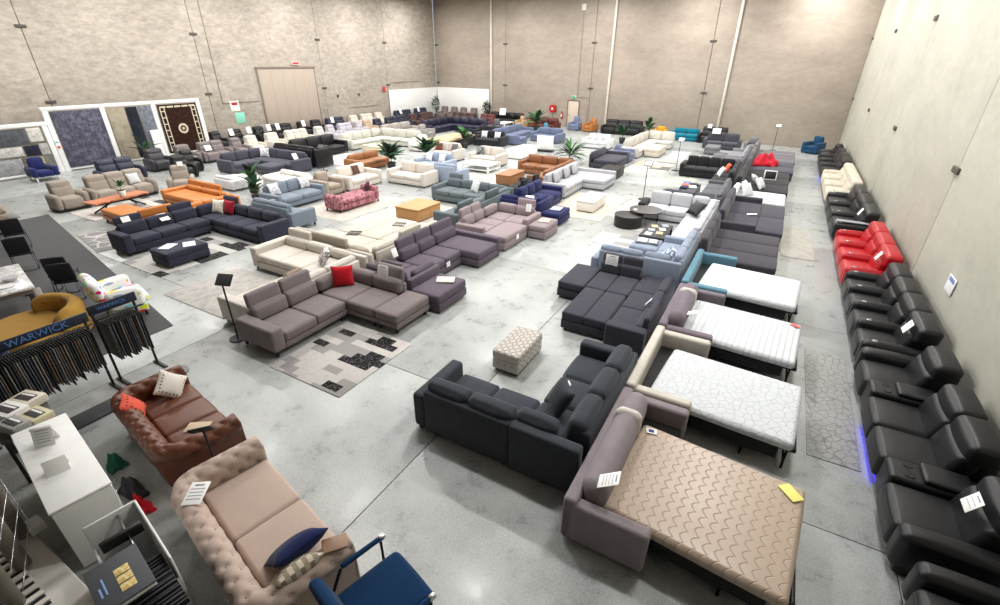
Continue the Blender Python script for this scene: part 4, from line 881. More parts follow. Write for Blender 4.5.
t = onb('exit_sign', 'green and white exit sign above the exit door', 'exit sign', rb(.38, .07, .2, .01, 0, 2), plain((210, 225, 215), .5), -15.4, 2.26, .06); add('sign_face', box(.3, .01, .14), plain((30, 140, 90), .5, 0, .6, 'exit_green'), t, (0, -.037, .03))
onb('conduit', 'thin grey conduit running up above the exit sign', 'conduit', cyl(.02, 5.9, 8), plain((150, 140, 130), .6), -15.1, 2.5, .03)
t = onb('alarm_box', 'small white box at the top of the conduit on the back wall', 'box', rb(.34, .12, .42, .02, 0, 2), plain((232, 230, 224), .5), -15.1, 8.4, .07)
onb('conduit', 'thin vertical cable conduit beside the back wall panel joint', 'conduit', cyl(.018, 2.3, 8), plain((150, 140, 130), .6), -14.15, 0, .03)
onb('conduit', 'short horizontal conduit above the exit door', 'conduit', rb(1.0, .03, .03, .01, 0, 2), plain((150, 140, 130), .6), -14.6, 2.35, .03)
def onl(name, label, cat, me, mt, y, z, off=.03):
    px, py = onleft(y, off); return tag(add(name, me, mt, None, (px, py, z), RZL), label, cat)
# objects on the left wall face +X: local -Y
t = onl('notice', 'white and green safety notice on the left wall by the rug stands', 'notice', rb(.62, .012, .62, .004, 0, 2), plain((236, 234, 230), .6), 19.9, 1.95, .02); add('red_print', box(.4, .006, .18), plain((196, 40, 50), .6), t, (0, -.008, .36)); 
onl('notice', 'mint green notice below the white notice on the left wall', 'notice', rb(.66, .012, .66, .004, 0, 2), plain((140, 210, 186), .6), 20.1, 1.2, .02)
t = onl('door_sign', 'small red and white sign above the roller door', 'sign', rb(.62, .012, .22, .004, 0, 2), plain((232, 210, 204), .6), 25.0, 4.62, .1); add('red_print', box(.5, .006, .12), plain((206, 44, 50), .6), t, (0, -.008, .05))
t = onl('alarm_call_point', 'red alarm point on the left wall beside the white partition', 'alarm', rb(.28, .08, .42, .02, 0, 2), plain((206, 60, 56), .5), 33.5, 2.5, .05)
onl('conduit', 'thin vertical conduit on the left wall left of the roller door', 'conduit', cyl(.02, 7.6, 8), plain((150, 140, 130), .6), 19.15, 2.45, .03)
onl('conduit', 'horizontal conduit on the left wall left of the roller door', 'conduit', rb(2.6, .03, .03, .01, 0, 2), plain((120, 110, 102), .6), 20.4, 2.45, .03)
onl('conduit', 'horizontal conduit on the left wall between roller door and white partition', 'conduit', rb(3.6, .03, .03, .01, 0, 2), plain((120, 110, 102), .6), 31.2, 1.5, .03)
onl('conduit', 'high horizontal conduit above the white partition', 'conduit', rb(4.2, .03, .03, .01, 0, 2), plain((120, 110, 102), .6), 36.4, 3.2, .03)
for y in (28.4, 30.6):
    onl('wall_vent', 'small dark round socket on the left wall right of the roller door', 'socket', rb(.18, .05, .18, .03, 0, 2), plain((60, 52, 48), .6), y, 2.35, .03)['group'] = 'wall sockets'
t = tag(add('wall_notice', rb(.012, .42, .3, .003, 0, 2), plain((235, 236, 238), .6), None, (3.325, 10.75, 1.28)), 'white paper notice taped to the right wall above the black recliners', 'notice'); add('blue_print', box(.004, .3, .08), plain((120, 140, 200), .6), t, (-.007, 0, .2))

# ------------------------------------------------------------------ rug display stands on the left
def rug_stand():
    xs = -30.1
    t = thing('rug_display_stand', 'tall white rug display frame with three bays', 'display stand', (xs, 13.4, 0), 0)
    for y in (9.85, 12.15, 14.55, 17.0): add('post', rb(.16, .22, 2.9, .01, 0, 2), WHITE, t, (0, y-13.4, 0))
    add('header', rb(.18, 7.4, .16, .01, 0, 2), WHITE, t, (0, 0, 2.76)); add('bottom_rail', rb(.14, 7.1, .1, .01, 0, 2), WHITE, t, (0, 0, .05))
    t2 = thing('rug_display_stand', 'lower white rug display frame with cut rug samples', 'display stand', (xs+.05, 8.0, 0), 0)
    for y in (6.3, 9.6): add('post', rb(.16, .2, 2.25, .01, 0, 2), WHITE, t2, (0, y-8.0, 0))
    add('header', rb(.18, 3.5, .16, .01, 0, 2), WHITE, t2, (0, 0, 2.15)); add('bottom_rail', rb(.14, 3.2, .1, .01, 0, 2), WHITE, t2, (0, 0, .05))
    def hung(label, y0, y1, z0, z1, mt, x=.1): 
        return tag(add('hanging_rug', rb(.02, y1-y0, z1-z0, .005, 0, 2), mt, None, (xs+x, (y0+y1)/2, z0)), label, 'rug')
    hung('dark blue grey abraded rug hanging in the tall display frame', 9.98, 12.02, .152, 2.72, rug_mat('h1', (72, 70, 84), (112, 112, 128), (40, 40, 50), 'worn', .9))
    hung('beige rug hanging in the middle bay of the tall frame', 12.3, 13.1, .152, 2.7, rug_mat('h2', (168, 160, 140), (140, 132, 116), (40, 40, 50), 'worn', .4))
    hung('black rug hanging in the middle bay of the tall frame', 13.15, 13.7, .152, 2.7, rug_mat('h3', (34, 38, 46), (50, 54, 62), (20, 20, 24), 'worn', .4))
    hung('grey mottled rug hanging in the middle bay of the tall frame', 13.75, 14.4, .152, 2.7, rug_mat('h4', (128, 132, 142), (90, 94, 104), (20, 20, 24), 'worn', 1.2))
    # bordered dark rug with medallion
    o = hung('dark brown medallion rug with pale lattice border', 14.72, 16.85, .152, 2.7, rug_mat('h5', (44, 28, 24), (60, 40, 32), (20, 14, 12), 'worn', 1.4))
    cream = plain((206, 196, 172), .9)
    for s in (-1, 1):
        for a in (.96, .74): add('border_strip', box(.008, .05, 2.3), cream, o, (.012, s*a, .1))
        for k in range(7): add('border_bar', box(.008, .2, .05), cream, o, (.012, s*.85, .2+k*.33))
    for k in range(5): add('border_bar', box(.008, .34, .09), cream, o, (.012, -.8+k*.4, 2.38))
    add('medallion', cyl(.27, .008, 28), cream, o, (.01, 0, 1.25), rot=(0, PI/2, 0)); add('medallion_centre', cyl(.17, .01, 24), plain((80, 54, 46), .9), o, (.012, 0, 1.25), rot=(0, PI/2, 0)); add('medallion_dot', cyl(.07, .012, 16), cream, o, (.014, 0, 1.25), rot=(0, PI/2, 0))
    patch = [((150, 152, 158), 6.45, 7.6, .9, 2.1), ((226, 224, 216), 8.9, 9.4, 1.5, 2.1), ((96, 98, 104), 7.65, 8.85, 1.4, 2.1), ((214, 212, 206), 7.6, 8.5, .95, 1.35), ((48, 50, 66), 8.55, 9.1, .9, 1.35), ((190, 188, 182), 9.12, 9.45, .9, 1.4), ((120, 122, 116), 8.4, 9.45, .2, .85), ((190, 178, 120), 8.8, 9.1, .52, .84), ((168, 170, 172), 7.2, 8.3, .2, .85)]
    for i, (c, y0, y1, z0, z1) in enumerate(patch):
        o = hung('%s rug sample pinned in the lower display frame' % ['silver grey', 'cream', 'smoky grey', 'large off white', 'navy', 'small beige', 'olive grey', 'straw yellow', 'pale grey'][i], y0, y1, z0, z1, rug_mat('p%d' % i, c, tuple(int(v*.8) for v in c), (30, 30, 30), 'worn', 1.5), .1+.024*(i == 7))
    o = tag(add('price_sign', rb(.02, .14, .42, .004, 0, 2), plain((236, 236, 238), .5), None, (xs+.1, 9.83, 1.05)), 'narrow white sign with a red disc on the rug frame post', 'sign'); add('red_disc', cyl(.06, .006, 18), plain((220, 70, 50), .5), o, (.01, 0, .1), rot=(0, PI/2, 0)); add('teal_band', box(.006, .12, .06), plain((60, 180, 170), .5), o, (.011, 0, .3))
    tag(add('leaning_board', rb(.06, .42, 1.5, .01, 0, 2), WHITE, None, (xs+.32, 14.1, 0)), 'white board leaning in front of the grey hanging rug', 'board')
rug_stand()
t = sofa('navy blue armchair on a white metal base in front of the lower rug frame', fabric((40, 46, 96)), ST(bh=.95, leg=.2, legm=WHITE, lod=2), [((-29.2, -28.3, 8.0, 8.95), 'E', dict(n=1, arms='sn'))], 'armchair', 'armchair')

# ------------------------------------------------------------------ buttoned chesterfield sofas
def chesterfield(label, M, x, y, rz, w, d, n, H=.76, roll=.13):
    t = thing('chesterfield_sofa', label, 'sofa', (x, y, 0), rz)
    hw, ins, rc = w/2-.16, .16, .2
    path = []                       # (point, outward normal, arc length)
    yb = d/2-ins; yf = -d/2+.02
    def seg(a, b, nrm, k): 
        for i in range(k): f = i/k; path.append(((a[0]+(b[0]-a[0])*f, a[1]+(b[1]-a[1])*f), nrm))
    def arc(c, a0, a1, k):
        for i in range(k): an = a0+(a1-a0)*i/k; path.append(((c[0]+rc*math.cos(an), c[1]+rc*math.sin(an)), (math.cos(an), math.sin(an))))
    seg((hw, yf), (hw, yb-rc), (1, 0), 36); arc((hw-rc, yb-rc), 0, PI/2, 16); seg((hw-rc, yb), (-hw+rc, yb), (0, 1), 96)
    arc((-hw+rc, yb-rc), PI/2, PI, 16); seg((-hw, yb-rc), (-hw, yf), (-1, 0), 36); path.append(((-hw, yf), (-1, 0)))
    prof = [(-.11, .36), (-.112, .42), (-.115, .48), (-.12, .54), (-.125, .6)]
    for k in range(23):
        an = PI*.98-k*(PI*1.28)/22; prof.append((.005+roll*math.cos(an), H-roll+roll*math.sin(an)))
    prof += [(.075, H-.29), (.065, H-.36), (.06, .3), (.06, .18), (.06, .09)]
    tl = [0]
    for i in range(1, len(prof)): tl.append(tl[-1]+math.hypot(prof[i][0]-prof[i-1][0], prof[i][1]-prof[i-1][1]))
    vs, fs, s, prev, btn = [], [], 0, None, []
    for (p, nrm) in path:
        if prev: s += math.hypot(p[0]-prev[0], p[1]-prev[1])
        prev = p
        for i, (o, z) in enumerate(prof):
            a, b = prof[max(i-1, 0)], prof[min(i+1, len(prof)-1)]; dx, dz = b[0]-a[0], b[1]-a[1]; L = math.hypot(dx, dz) or 1
            no, nz = -dz/L, dx/L
            amp = 1 if i < 27 else 0
            u, v = s/.21, tl[i]/.25
            crease = (abs(math.sin(PI*(u+v)))*abs(math.sin(PI*(u-v))))**.5-1
            best = 9
            for du in (0, .5):
                uu, vv = u-du, v-du; eu, ev = (uu-round(uu))*.21, (vv-round(vv))*.25; best = min(best, eu*eu+ev*ev)
            f = .011*crease-.026*math.exp(-best/(.032**2))
            o2, z2 = o+no*amp*f, z+nz*amp*f
            vs.append((p[0]+nrm[0]*o2, p[1]+nrm[1]*o2, z2))
    k = len(prof)
    for i in range(len(path)-1):
        for j in range(k-1): fs.append((i*k+j, (i+1)*k+j, (i+1)*k+j+1, i*k+j+1))
    fs.append([j for j in range(k)]); fs.append([(len(path)-1)*k+j for j in range(k)][::-1])
    me = me_from('tufted_shell', vs, fs); bm = bmesh.new(); bm.from_mesh(me); bmesh.ops.recalc_face_normals(bm, faces=bm.faces); bm.to_mesh(me); bm.free()
    add('tufted_shell', me, M, t)
    # buttons where the diamond lines cross
    bv, bf = [], []; s, prev = 0, None; total = []
    for (p, nrm) in path:
        if prev: s += math.hypot(p[0]-prev[0], p[1]-prev[1])
        prev = p; total.append((s, p, nrm))
    def at_s(q):
        for i in range(1, len(total)):
            if total[i][0] >= q: return total[i]
        return total[-1]
    for m2 in range(0, int(s/.105)+1):
        for n2 in range(0, 8):
            if (m2+n2) % 2: continue
            sv, tv = m2*.105, n2*.125
            if tv > tl[26]: continue
            i = max(q for q in range(len(tl)) if tl[q] <= tv); i2 = min(i+1, len(tl)-1); f = (tv-tl[i])/max(1e-6, tl[i2]-tl[i])
            o = prof[i][0]+(prof[i2][0]-prof[i][0])*f; z = prof[i][1]+(prof[i2][1]-prof[i][1])*f
            dx, dz = prof[i2][0]-prof[i][0], prof[i2][1]-prof[i][1]; L = math.hypot(dx, dz) or 1
            o += dz/L*.028; z -= dx/L*.028
            _, p, nrm = at_s(sv); c = (p[0]+nrm[0]*o, p[1]+nrm[1]*o, z); b0 = len(bv); r = .013
            bv += [(c[0]+r, c[1], c[2]), (c[0]-r, c[1], c[2]), (c[0], c[1]+r, c[2]), (c[0], c[1]-r, c[2]), (c[0], c[1], c[2]+r), (c[0], c[1], c[2]-r)]
            for q in ((0, 2, 4), (2, 1, 4), (1, 3, 4), (3, 0, 4), (2, 0, 5), (1, 2, 5), (3, 1, 5), (0, 3, 5)): bf.append(tuple(b0+e for e in q))
    b_ = add('buttons', me_from('buttons', bv, bf), M, t); b_['kind'] = 'stuff'
    iw = 2*hw-.24; cw = iw/n
    for i in range(n): add('seat_cushion', rb(cw-.008, d-.34, .19, .045, .02, 0), M, t, (-iw/2+cw*(i+.5), -.15, .3))
    add('front_rail', rb(iw+.1, d-.3, .22, .03, 0, 1), M, t, (0, -.1, .09))
    for sx in (-1, 1):
        add('arm_front', rb(.14, .03, H-.2, .04, 0, 1), M, t, (sx*(hw+.0), yf-.008, .09))
        for sy in (-1, 1): add('foot', cyl(.03, .1, 10, .04), wood((60, 40, 28)), t, (sx*(hw-.02), sy*(d/2-.14), 0))
    return t
BRN = leather((100, 58, 40), .4); BGE = fabric((186, 166, 154), .1)
R1, R2 = PI-.155, PI-.21
chesterfield('brown leather buttoned chesterfield sofa with two cushions', BRN, -6.46, 2.14, R1, 2.12, 1.04, 3)
chesterfield('beige fabric buttoned chesterfield sofa with a navy cushion', BGE, -3.96, 1.64, R2, 2.36, 1.1, 2)
cushion('orange red cushion with dark dots on the brown chesterfield', pattern_mat('dots_red', (206, 82, 60), (96, 34, 34), 16, 'dots'), -6.9, 2.02, .52, PI-.5, -.6, .38, .15)
cushion('white cushion with black flecks on the brown chesterfield', pattern_mat('flecks', (214, 208, 198), (70, 64, 60), 20, 'dots'), -6.93, 2.33, .56, PI/2-.3, -.75, .4, .15, ry=.75)
cushion('navy blue velvet cushion on the beige chesterfield', fabric((22, 32, 74)), -3.42, 1.66, .5, 1.36, .8, .55, .2)
cushion('beige zigzag patterned cushion on the beige chesterfield', pattern_mat('zigzag', (196, 186, 168), (140, 128, 108), 22, 'weave'), -3.2, 1.52, .5, 1.3, .75, .46, .18)
o = add('notebook', rb(.24, .16, .025, .004, 0, 2), wood((150, 118, 94)), None, (-2.86, 1.8, .768), .9); tag(o, 'tan booklet with dark edge on the beige chesterfield arm', 'booklet')
card('white price sheet on the back of the beige chesterfield', -4.55, 1.36, .765, .6, -1.45, .2, .28, 5)

# blue velvet dining armchair at the bottom edge
def blue_chair():
    t = thing('velvet_armchair', 'royal navy velvet armchair with black metal frame beside the beige chesterfield', 'armchair', (-2.26, 1.72, 0), PI-.27); V = fabric((8, 46, 82), .25)
    add('seat', rb(.66, .72, .14, .06, .02, 0), V, t, (0, -.06, .36)); add('backrest', rb(.64, .12, .5, .05, .015, 0, .25), V, t, (0, .3, .44))
    for s in (-1, 1):
        add('arm_pad', rb(.05, .42, .05, .02, 0, 1), V, t, (s*.42, -.08, .64)); add('arm_tip', rb(.05, .07, .055, .01, 0, 2), CHROME, t, (s*.42, -.32, .638))
        add('leg', tube([(s*.42, -.3, .64), (s*.42, -.3, .3), (s*.42, -.34, 0)], .016), DARKMETAL, t); add('leg', tube([(s*.42, .14, .64), (s*.42, .3, .3), (s*.42, .36, 0)], .016), DARKMETAL, t)
        add('seat_rail', tube([(s*.42, -.3, .36), (s*.34, -.3, .36)], .014), DARKMETAL, t)
blue_chair()

# ------------------------------------------------------------------ white cabinet, sample bin and binder
def cabinet():
    rz = -.15; t = thing('white_cabinet', 'white counter cabinet with folded cards on top', 'cabinet', (-6.36, .93, 0), rz)
    add('body', rb(1.76, .5, .86, .006, 0, 2), plain((222, 222, 218), .6), t, (0, 0, .02)); add('counter_top', rb(1.8, .53, .03, .006, 0, 2), WHITE, t, (0, 0, .88)); add('plinth', box(1.7, .44, .02), BLACK, t)
    for k in range(3): dr = add('door', rb(.57, .014, .78, .004, 0, 2), plain((226, 226, 222), .6), t, (-.585+k*.585, .255, .06)); add('handle', box(.02, .02, .12), CHROME, dr, (.2, .015, .5))
    add('end_panel', rb(.014, .5, .84, .003, 0, 2), plain((216, 216, 213), .6), t, (.887, 0, .03))
    for i, (x, y, a, lab) in enumerate(((-6.75, .98, .9, 'printed'), (-6.12, .85, 1.3, 'blank'))):
        c = thing('tent_card', 'white folded %s tent card on the white cabinet' % lab, 'card', (x, y, .912), a)
        hh = .24 if i == 0 else .17
        for s in (-1, 1):
            f = add('card_leaf', rb(.2, .004, hh, .001, 0, 2), WHITE, c, (0, s*.07, 0), rot=(s*.35, 0, 0))
            if i == 0 and s < 0:
                for k in range(5): add('print_line', box(.13, .001, .008), PRINT, f, (0, -.003, .05+k*.035))
cabinet()
t = thing('sample_bin', 'white rounded bin of hanging sample books beside the cabinet', 'bin', (-4.52, .76, 0), -.17); WB = plain((224, 225, 223), .5)
add('back_side', rb(1.0, .025, .9, .01, 0, 2), WB, t, (0, .22, 0)); add('front_side', rb(1.0, .025, .6, .01, 0, 2), WB, t, (0, -.22, 0))
add('end_side', rb(.025, .44, .9, .01, 0, 2), WB, t, (-.49, 0, 0)); add('end_side', rb(.025, .44, .6, .01, 0, 2), WB, t, (.49, 0, 0)); add('bottom', box(.98, .42, .03), WB, t, (0, 0, .05))
add('hanger_bar', cyl(.012, .95, 8), CHROME, t, (-.475, .05, .84), rot=(0, PI/2, 0))
random.seed(5)
for i in range(24):
    o = add('sample_card', rb(.018, .36, .5, .003, 0, 2), plain([(24, 24, 28), (36, 36, 40), (18, 18, 22), (60, 60, 66)][i % 4], .6), None, (-4.3+.036*i, .73-.036*i*.17, .3), rot=(0, .12+random.uniform(-.05, .05), -.17)); tag(o, 'dark fabric sample card standing in the white sample bin', 'sample card', 'sample cards in the white bin')
def binder():
    t = thing('binder', 'grey swatch binder with three gold squares on its cover', 'binder', (-4.16, .56, .86), -.17); 
    cv = add('cover', rb(.56, .4, .018, .004, 0, 2), plain((70, 72, 78), .6), t, (0, 0, .05)); add('back_cover', rb(.56, .4, .01, .003, 0, 2), plain((60, 62, 68), .6), t)
    for k in range(4): add('page', rb(.54, .385, .006, .002, 0, 2), plain((222, 220, 214), .7), t, (.005, 0, .012+k*.009))
    G = pattern_mat('gold', (202, 172, 96), (228, 210, 160), 30, 'noise')
    for k in range(3): add('gold_square', rb(.085, .11, .003, .001, 0, 2), G, t, (-.06+k*.1, .035, .069))
    for q, (xx, ln) in enumerate(((-.02, .2), (.03, .12))): add('blue_lettering', box(ln, .016, .0015), plain((120, 150, 200), .6), t, (xx+.03, -.11-q*.035, .069))
binder()
tag(add('black_clip_file', rb(.05, .34, .12, .01, 0, 2), BLACK, None, (-4.66, .79, .79), -.17), 'black clip file hanging over the white sample bin', 'file')
for i, (lab, c, x, y, w_) in enumerate((('red', (190, 22, 40), -5.78, 1.26, .22), ('dark grey', (70, 72, 76), -6.2, 1.36, .4), ('green', (50, 110, 90), -6.85, 1.46, .18))):
    draped('fabric_bundle', '%s fabric bundle on the floor between cabinet and brown chesterfield' % lab, 'fabric bundle', fabric(c), x, y, .0, w_, .2, .2, i+20)

# ------------------------------------------------------------------ balustrade with posts, wires and slatted grating
def balustrade():
    t = thing('white_platform', 'white low platform edge with slatted grating beside the cabinet', 'platform', (-6.6, -.3, 0), 0); WP = plain((228, 224, 216), .7)
    add('platform_top', rb(4.6, 1.5, .2, .02, 0, 1), WP, t, (.2, 0, 0))
    for k in range(14): add('slat', rb(.06, .62, .03, .006, 0, 2), plain((226, 222, 214), .6), t, (-.2+k*.13, .2, .215))
    add('grating_pit', box(1.85, .6, .012), BLACK, t, (.65, .2, .202))
    ps = ((-6.3, .36), (-5.86, .22), (-5.4, .02), (-7.9, .55), (-8.3, .5))
    for i, (x, y) in enumerate(ps):
        p = thing('balustrade_post', ['grey round steel post with a white block at its foot', 'grey round steel post standing in the slatted grating', 'grey round steel post at the end of the slatted grating', 'grey round steel post next to the sample books', 'outermost grey round steel post of the balustrade'][i], 'post', (x, y, .247 if i < 3 else .2)); add('shaft', cyl(.07, 2.0, 16), plain((122, 116, 104), .5), p); add('cap', cyl(.08, .04, 16), plain((100, 96, 88), .5), p, (0, 0, 2.0))
        if i == 0: add('foot_block', rb(.2, .14, .1, .01, 0, 2), WHITE, p, (.02, .12, .01))
    for k in range(6):
        o = add('wire', tube([(-8.4, .62, .45+k*.25), (-6.2, .45, .45+k*.25), (-5.3, .1, .45+k*.25)], .005, 6), CHROME, None); tag(o, 'thin steel balustrade wire strung along the posts', 'wire', 'balustrade wires')
balustrade()

# ------------------------------------------------------------------ fabric rack with headers
def text_mesh(s, size):
    c = bpy.data.curves.new('lettering', 'FONT'); c.body = s; c.size = size; c.extrude = .002; c.align_x = 'CENTER'; c.align_y = 'CENTER'
    o = bpy.data.objects.new('tmp', c); C.objects.link(o); bpy.context.view_layer.update()
    me = bpy.data.meshes.new_from_object(o.evaluated_get(bpy.context.evaluated_depsgraph_get())); bpy.data.objects.remove(o)
    me.materials.clear(); me.materials.append(None); return me
def rack():
    X = -8.95; HD = plain((26, 34, 52), .5); LT = plain((84, 128, 190), .5)
    for (lab, y0, y1, sz, dx) in (('long', .75, 2.42, .15, 0), ('short', 2.46, 3.16, .085, .06)):
        t = thing('fabric_rack', '%s black fabric hanger rack with a navy lettered header' % lab, 'rack', (X-dx, (y0+y1)/2, 0)); m = (y0+y1)/2
        h = add('header_board', rb(.03, y1-y0, .16, .004, 0, 2), HD, t, (0, 0, 1.24 if lab == 'long' else 1.28), label='navy header board lettered WARWICK'); add('lettering', text_mesh('WARWICK', sz), LT, h, (.017, (.2 if lab == 'long' else -.02), .08), rot=(PI/2, 0, PI/2))
        add('hanger_rail', cyl(.014, y1-y0, 8), BLACK, t, (.06, (y1-y0)/2, 1.2), rot=(PI/2, 0, 0))
        for yy in (y0+.04, y1-.06):
            add('upright', rb(.035, .035, 1.3, .006, 0, 2), BLACK, t, (0, yy-m, .02)); add('rail_arm', box(.08, .02, .02), BLACK, t, (.03, yy-m, 1.19)); add('foot', rb(.4, .06, .025, .006, 0, 2), BLACK, t, (.1, yy-m, 0))
        random.seed(3)
        n = int((y1-y0-.16)/.034)
        for i in range(n):
            yy = y0+.1+i*.034; c = [(46, 46, 50), (84, 78, 72), (104, 86, 72), (66, 70, 78), (128, 122, 116), (40, 40, 44), (92, 92, 96)][random.randrange(7)]
            q_ = random.uniform(.56, .72)
            s_ = thing('fabric_swatch', 'dark fabric sample on a hanger of the %s rack' % lab, 'fabric sample', (X-dx+.06, yy, 1.19), random.uniform(-.025, .025), 'hanging fabric samples of the %s rack' % lab)
            add('cloth', rb(.42, .016, q_, .006, (0, .003, 0), 2, random.uniform(-.02, .02)), fabric(c, .3), s_, (0, 0, -.06-q_)); add('hanger_clip', rb(.4, .016, .05, .004, 0, 2), BLACK, s_, (0, 0, -.09)); add('hook', box(.012, .012, .06), CHROME, s_, (0, 0, -.045))
    tag(add('base_plank', rb(.36, 1.0, .05, .008, 0, 2), plain((58, 60, 64), .6), None, (-8.34, 1.75, 0)), 'dark floor plank lying in front of the fabric racks', 'plank')
    tag(add('round_plate', cyl(.2, .02, 24), plain((96, 104, 106), .4), None, (-8.4, 3.1, 0)), 'grey round plate on the floor at the end of the short fabric rack', 'plate')
rack()
def catalogues():
    t = thing('sample_table', 'small dark table carrying sample catalogues beside the white cabinet', 'table', (-7.92, 1.06, 0), -.15); 
    add('table_top', rb(.92, .56, .04, .006, 0, 2), plain((60, 58, 58), .5), t, (0, 0, .7))
    for sx in (-1, 1):
        for sy in (-1, 1): add('leg', box(.04, .04, .7), BLACK, t, (sx*.42, sy*.24, 0))
    for lab, c, x, y, z, a, w_, d_, h_ in (('floral covered', (214, 206, 190), -8.15, 1.22, .742, .3, .36, .26, .12), ('white boxed', (226, 224, 220), -7.98, .98, .742, .25, .4, .26, .16), ('cream open', (206, 196, 164), -7.66, 1.14, .742, .2, .34, .24, .1), ('grey', (150, 148, 146), -7.62, .92, .742, .2, .34, .2, .14)):
        b = thing('catalogue_box', '%s sample catalogue box on the small dark table' % lab, 'catalogue', (x, y, z), a); add('box_body', rb(w_, d_, h_, .008, 0, 2), plain(c, .6), b); add('dark_panel', rb(w_*.7, d_*.5, .008, .002, 0, 2), plain((60, 58, 60), .6), b, (0, 0, h_)); add('white_strip', rb(w_*.6, .03, .012, .002, 0, 2), WHITE, b, (0, d_*.12, h_))
catalogues()

# ------------------------------------------------------------------ dining corner on the dark carpet
def tub_chair():
    t = thing('swivel_tub_chair', 'mustard yellow round swivel tub chair with buttoned back', 'armchair', (-11.6, 2.3, 0), .15); Y = fabric((160, 122, 52), .1)
    add('base', cyl(.62, .14, 32, .66), fabric((140, 104, 46)), t, (0, 0, .02)); add('seat', cyl(.86, .26, 40, .84), Y, t, (0, 0, .16))
    vs, fs = [], []; n = 30; prof = [(.62, .36), (.6, .6), (.62, .72), (.68, .76), (.78, .74), (.84, .67), (.86, .5), (.86, .3)]
    for i in range(n+1):
        a = .1+2.5*i/n; e = min(1, min(i, n-i)/4); 
        for (r, z) in prof: vs.append((r*math.cos(a), r*math.sin(a), .4+(z-.4)*(.55+.45*math.sqrt(e)) if z > .4 else z))
    k = len(prof)
    for i in range(n):
        for j in range(k-1): fs.append((i*k+j, i*k+j+1, (i+1)*k+j+1, (i+1)*k+j))
    fs.append(list(range(k))[::-1]); fs.append([n*k+j for j in range(k)])
    me = me_from('tub_back', vs, fs); bm = bmesh.new(); bm.from_mesh(me); bmesh.ops.recalc_face_normals(bm, faces=bm.faces); bm.to_mesh(me); bm.free(); add('tub_back', me, Y, t)
    for a in (.7, 1.2, 1.7, 2.2): add('button', cyl(.025, .02, 10), Y, t, (.6*math.cos(a), .6*math.sin(a), .64), rot=(PI/2, 0, a-PI/2))
    card('small white tag on the mustard yellow tub chair', -12.25, 2.75, .66, 1.0, -.1, .1, .22)
tub_chair()
def multi():
    m, nt, b = newmat('brush_print'); co = objco(nt); mp = nd(nt, 'ShaderNodeMapping'); mp.inputs['Scale'].default_value = (1.7, .5, 1.2); nt.links.new(co, mp.inputs[0])
    v = nd(nt, 'ShaderNodeTexVoronoi', Scale=8.5); nt.links.new(mp.outputs[0], v.inputs['Vector'])
    hs = nd(nt, 'ShaderNodeHueSaturation', Saturation=1.25); nt.links.new(v.outputs['Color'], hs.inputs['Color'])
    f = ramp(nt, v.outputs['Distance'], [(.42, (0, 0, 0, 1)), (.5, (1, 1, 1, 1))]); nt.links.new(mixc(nt, f, hs.outputs[0], (.85, .84, .82, 1)), b.inputs['Base Color']); b.inputs['Roughness'].default_value = .9; return m
def wing_chair():
    t = thing('wing_armchair', 'white armchair with multicoloured brush stroke print beside the mustard chair', 'armchair', (-11.5, 3.78, 0), PI-.2); MM = multi()
    add('seat', rb(.78, .72, .2, .08, .03, 0), MM, t, (0, -.06, .3)); add('base', rb(.74, .66, .2, .04, 0, 1), MM, t, (0, -.02, .1)); add('backrest', rb(.84, .2, .62, .1, (.02, .04, .02), 0, .2), MM, t, (0, .3, .38))
    for s in (-1, 1):
        add('wing', rb(.18, .62, .42, .09, .02, 0), MM, t, (s*.44, 0, .3)).rotation_euler = (0, 0, s*.15)
        for q in (-1, 1): add('leg', cyl(.025, .11, 8), BLACK, t, (s*.32, q*.28, 0))
wing_chair()
def dining_chair(label, x, y, rz):
    t = thing('dining_chair', label, 'chair', (x, y, .013), rz, 'black dining chairs on the dark carpet'); K = leather((28, 30, 36), .5)
    add('seat', rb(.46, .46, .07, .03, .01, 1), K, t, (0, 0, .43)); add('backrest', rb(.44, .06, .42, .025, .01, 1, .12), K, t, (0, .2, .5))
    for s in (-1, 1): add('sled_leg', tube([(s*.2, -.2, .43), (s*.22, -.22, .012), (s*.22, .22, .012), (s*.2, .2, .43)], .012, 6), BLACK, t)
    add('crossbar', tube([(-.22, .22, .012), (.22, .22, .012)], .01, 6), BLACK, t)
for i, (x, y, r) in enumerate(((-18.6, 4.3, -1.9), (-16.5, 3.75, -1.9), (-14.0, 3.72, -2.2), (-13.45, 3.62, -2.2))):
    dining_chair(['black dining chair with a white sheet at the far end of the carpet', 'black dining chair between the sheeted chair and the marble table', 'black dining chair at the marble table beside its twin', 'black dining chair at the marble table nearest the mustard chair'][i], x, y, r)
card('white sheet on the back of the far black dining chair', -18.4, 4.4, .9, -1.9, -.2, .26, .2)
def marble():
    m, nt, b = newmat('marble'); co = objco(nt); d = nd(nt, 'ShaderNodeTexNoise', Scale=2.2, Detail=8, Roughness=.7, Distortion=2.0); nt.links.new(co, d.inputs['Vector'])
    nt.links.new(ramp(nt, d.outputs['Fac'], [(.40, lin((232, 231, 228))), (.47, lin((168, 168, 170))), (.53, lin((234, 233, 231)))]), b.inputs['Base Color']); b.inputs['Roughness'].default_value = .2; return m
MB = marble()
def dining_table(label, x, y, rz, w_, d_):
    t = thing('dining_table', label, 'table', (x, y, .013), rz); add('table_top', rb(w_, d_, .05, .01, 0, 2), MB, t, (0, 0, .7)); add('apron', rb(w_-.1, d_-.1, .1, .008, 0, 2), plain((120, 118, 116), .6), t, (0, 0, .6))
    for sx in (-1, 1):
        for sy in (-1, 1): add('leg', box(.08, .08, .6), plain((46, 44, 44), .5), t, (sx*(w_/2-.1), sy*(d_/2-.1), 0))
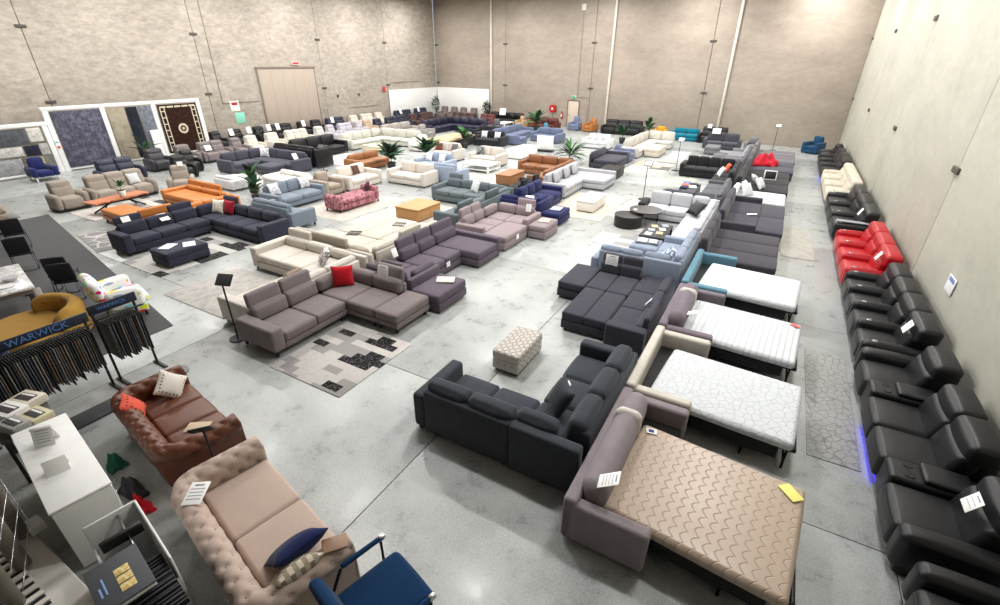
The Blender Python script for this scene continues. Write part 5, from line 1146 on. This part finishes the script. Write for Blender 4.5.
dining_table('white marble topped dining table behind the mustard tub chair', -13.75, 2.55, -.18, 1.9, .95)
dining_table('second white topped dining table farther along the carpet', -16.9, 2.85, -.18, 1.7, .9)
t = thing('bowl', 'grey bowl standing on the marble dining table', 'bowl', (-13.5, 2.72, .765)); add('bowl_body', cyl(.09, .08, 20, .15), plain((190, 190, 192), .4), t); add('bowl_rim', cyl(.15, .012, 20), plain((170, 170, 174), .4), t, (0, 0, .075))
for i, (x, y) in enumerate(((-13.2, 2.55), (-13.7, 2.4))):
    o = add('plate', cyl(.13, .02, 22, .15), plain(((225, 224, 222), (60, 60, 62))[i], .4), None, (x, y, .765)); tag(o, ('white', 'dark')[i]+' plate on the marble dining table', 'plate')
draped('jeans_throw', 'blue denim throw heaped on the floor before the mustard tub chair', 'throw', pattern_mat('denim', (66, 84, 116), (40, 54, 84), 8, 'noise'), -10.3, 1.55, .012, .6, .6, .5, 4)
sofa('taupe armchair seen from behind on the left of the dark carpet', fabric((140, 128, 114)), ST(bh=.8, lod=2), [((-21.6, -20.5, 3.9, 4.9), 'S', dict(n=1, arms='we'))], 'armchair', 'armchair', None, -.2)
def live_edge():
    t = thing('coffee_table', 'live edge wooden coffee table on crossed black legs', 'coffee table', (-20.55, 7.8, 0), .15); n = 18; random.seed(8); L = []
    for s in (-1, 1):
        pts = [(s*(.34+random.uniform(-.05, .05)), -.95+1.9*i/n) for i in range(n+1)]; L += pts if s > 0 else pts[::-1]
    vs = [(x, y, z) for z in (.41, .46) for x, y in L]; k = len(L); me = me_from('slab', vs, [list(range(k))[::-1], list(range(k, 2*k))]+[(i, (i+1) % k, k+(i+1) % k, k+i) for i in range(k)], False)
    bm = bmesh.new(); bm.from_mesh(me); bmesh.ops.recalc_face_normals(bm, faces=bm.faces); bm.to_mesh(me); bm.free()
    add('table_top', me, wood((196, 120, 84)), t)
    for s in (-1, 1):
        for q in (-1, 1): add('leg', tube([(q*.26, s*.75, .02), (-q*.16, s*.2, .415)], .03, 6), BLACK, t)
live_edge()

# ------------------------------------------------------------------ stand things on the rugs and the carpet they stand on
def settle():
    flats = [o for o in C.objects if o.name.split('.')[0] == 'rug' and not o.parent]
    def inside(x, y):
        for r in flats:
            w_, d_ = r.data.vertices and (max(v.co.x for v in r.data.vertices), max(v.co.y for v in r.data.vertices))
            if abs(x-r.location.x) < w_ and abs(y-r.location.y) < d_: return .0145
        P = [(-22.2, 1.2), (-22.0, 6.15), (-10.15, 4.0), (-10.15, .4)]; c = False
        for i in range(4):
            (x1, y1), (x2, y2) = P[i], P[i-1]
            if (y1 > y) != (y2 > y) and x < (x2-x1)*(y-y1)/(y2-y1)+x1: c = not c
        return .0135 if c else 0
    for o in list(C.objects):
        if o.parent or 'category' not in o or o['category'] in ('rug', 'carpet') or o.get('kind'): continue
        if abs(o.location.z) < .001: o.location.z = inside(o.location.x, o.location.y)
settle()
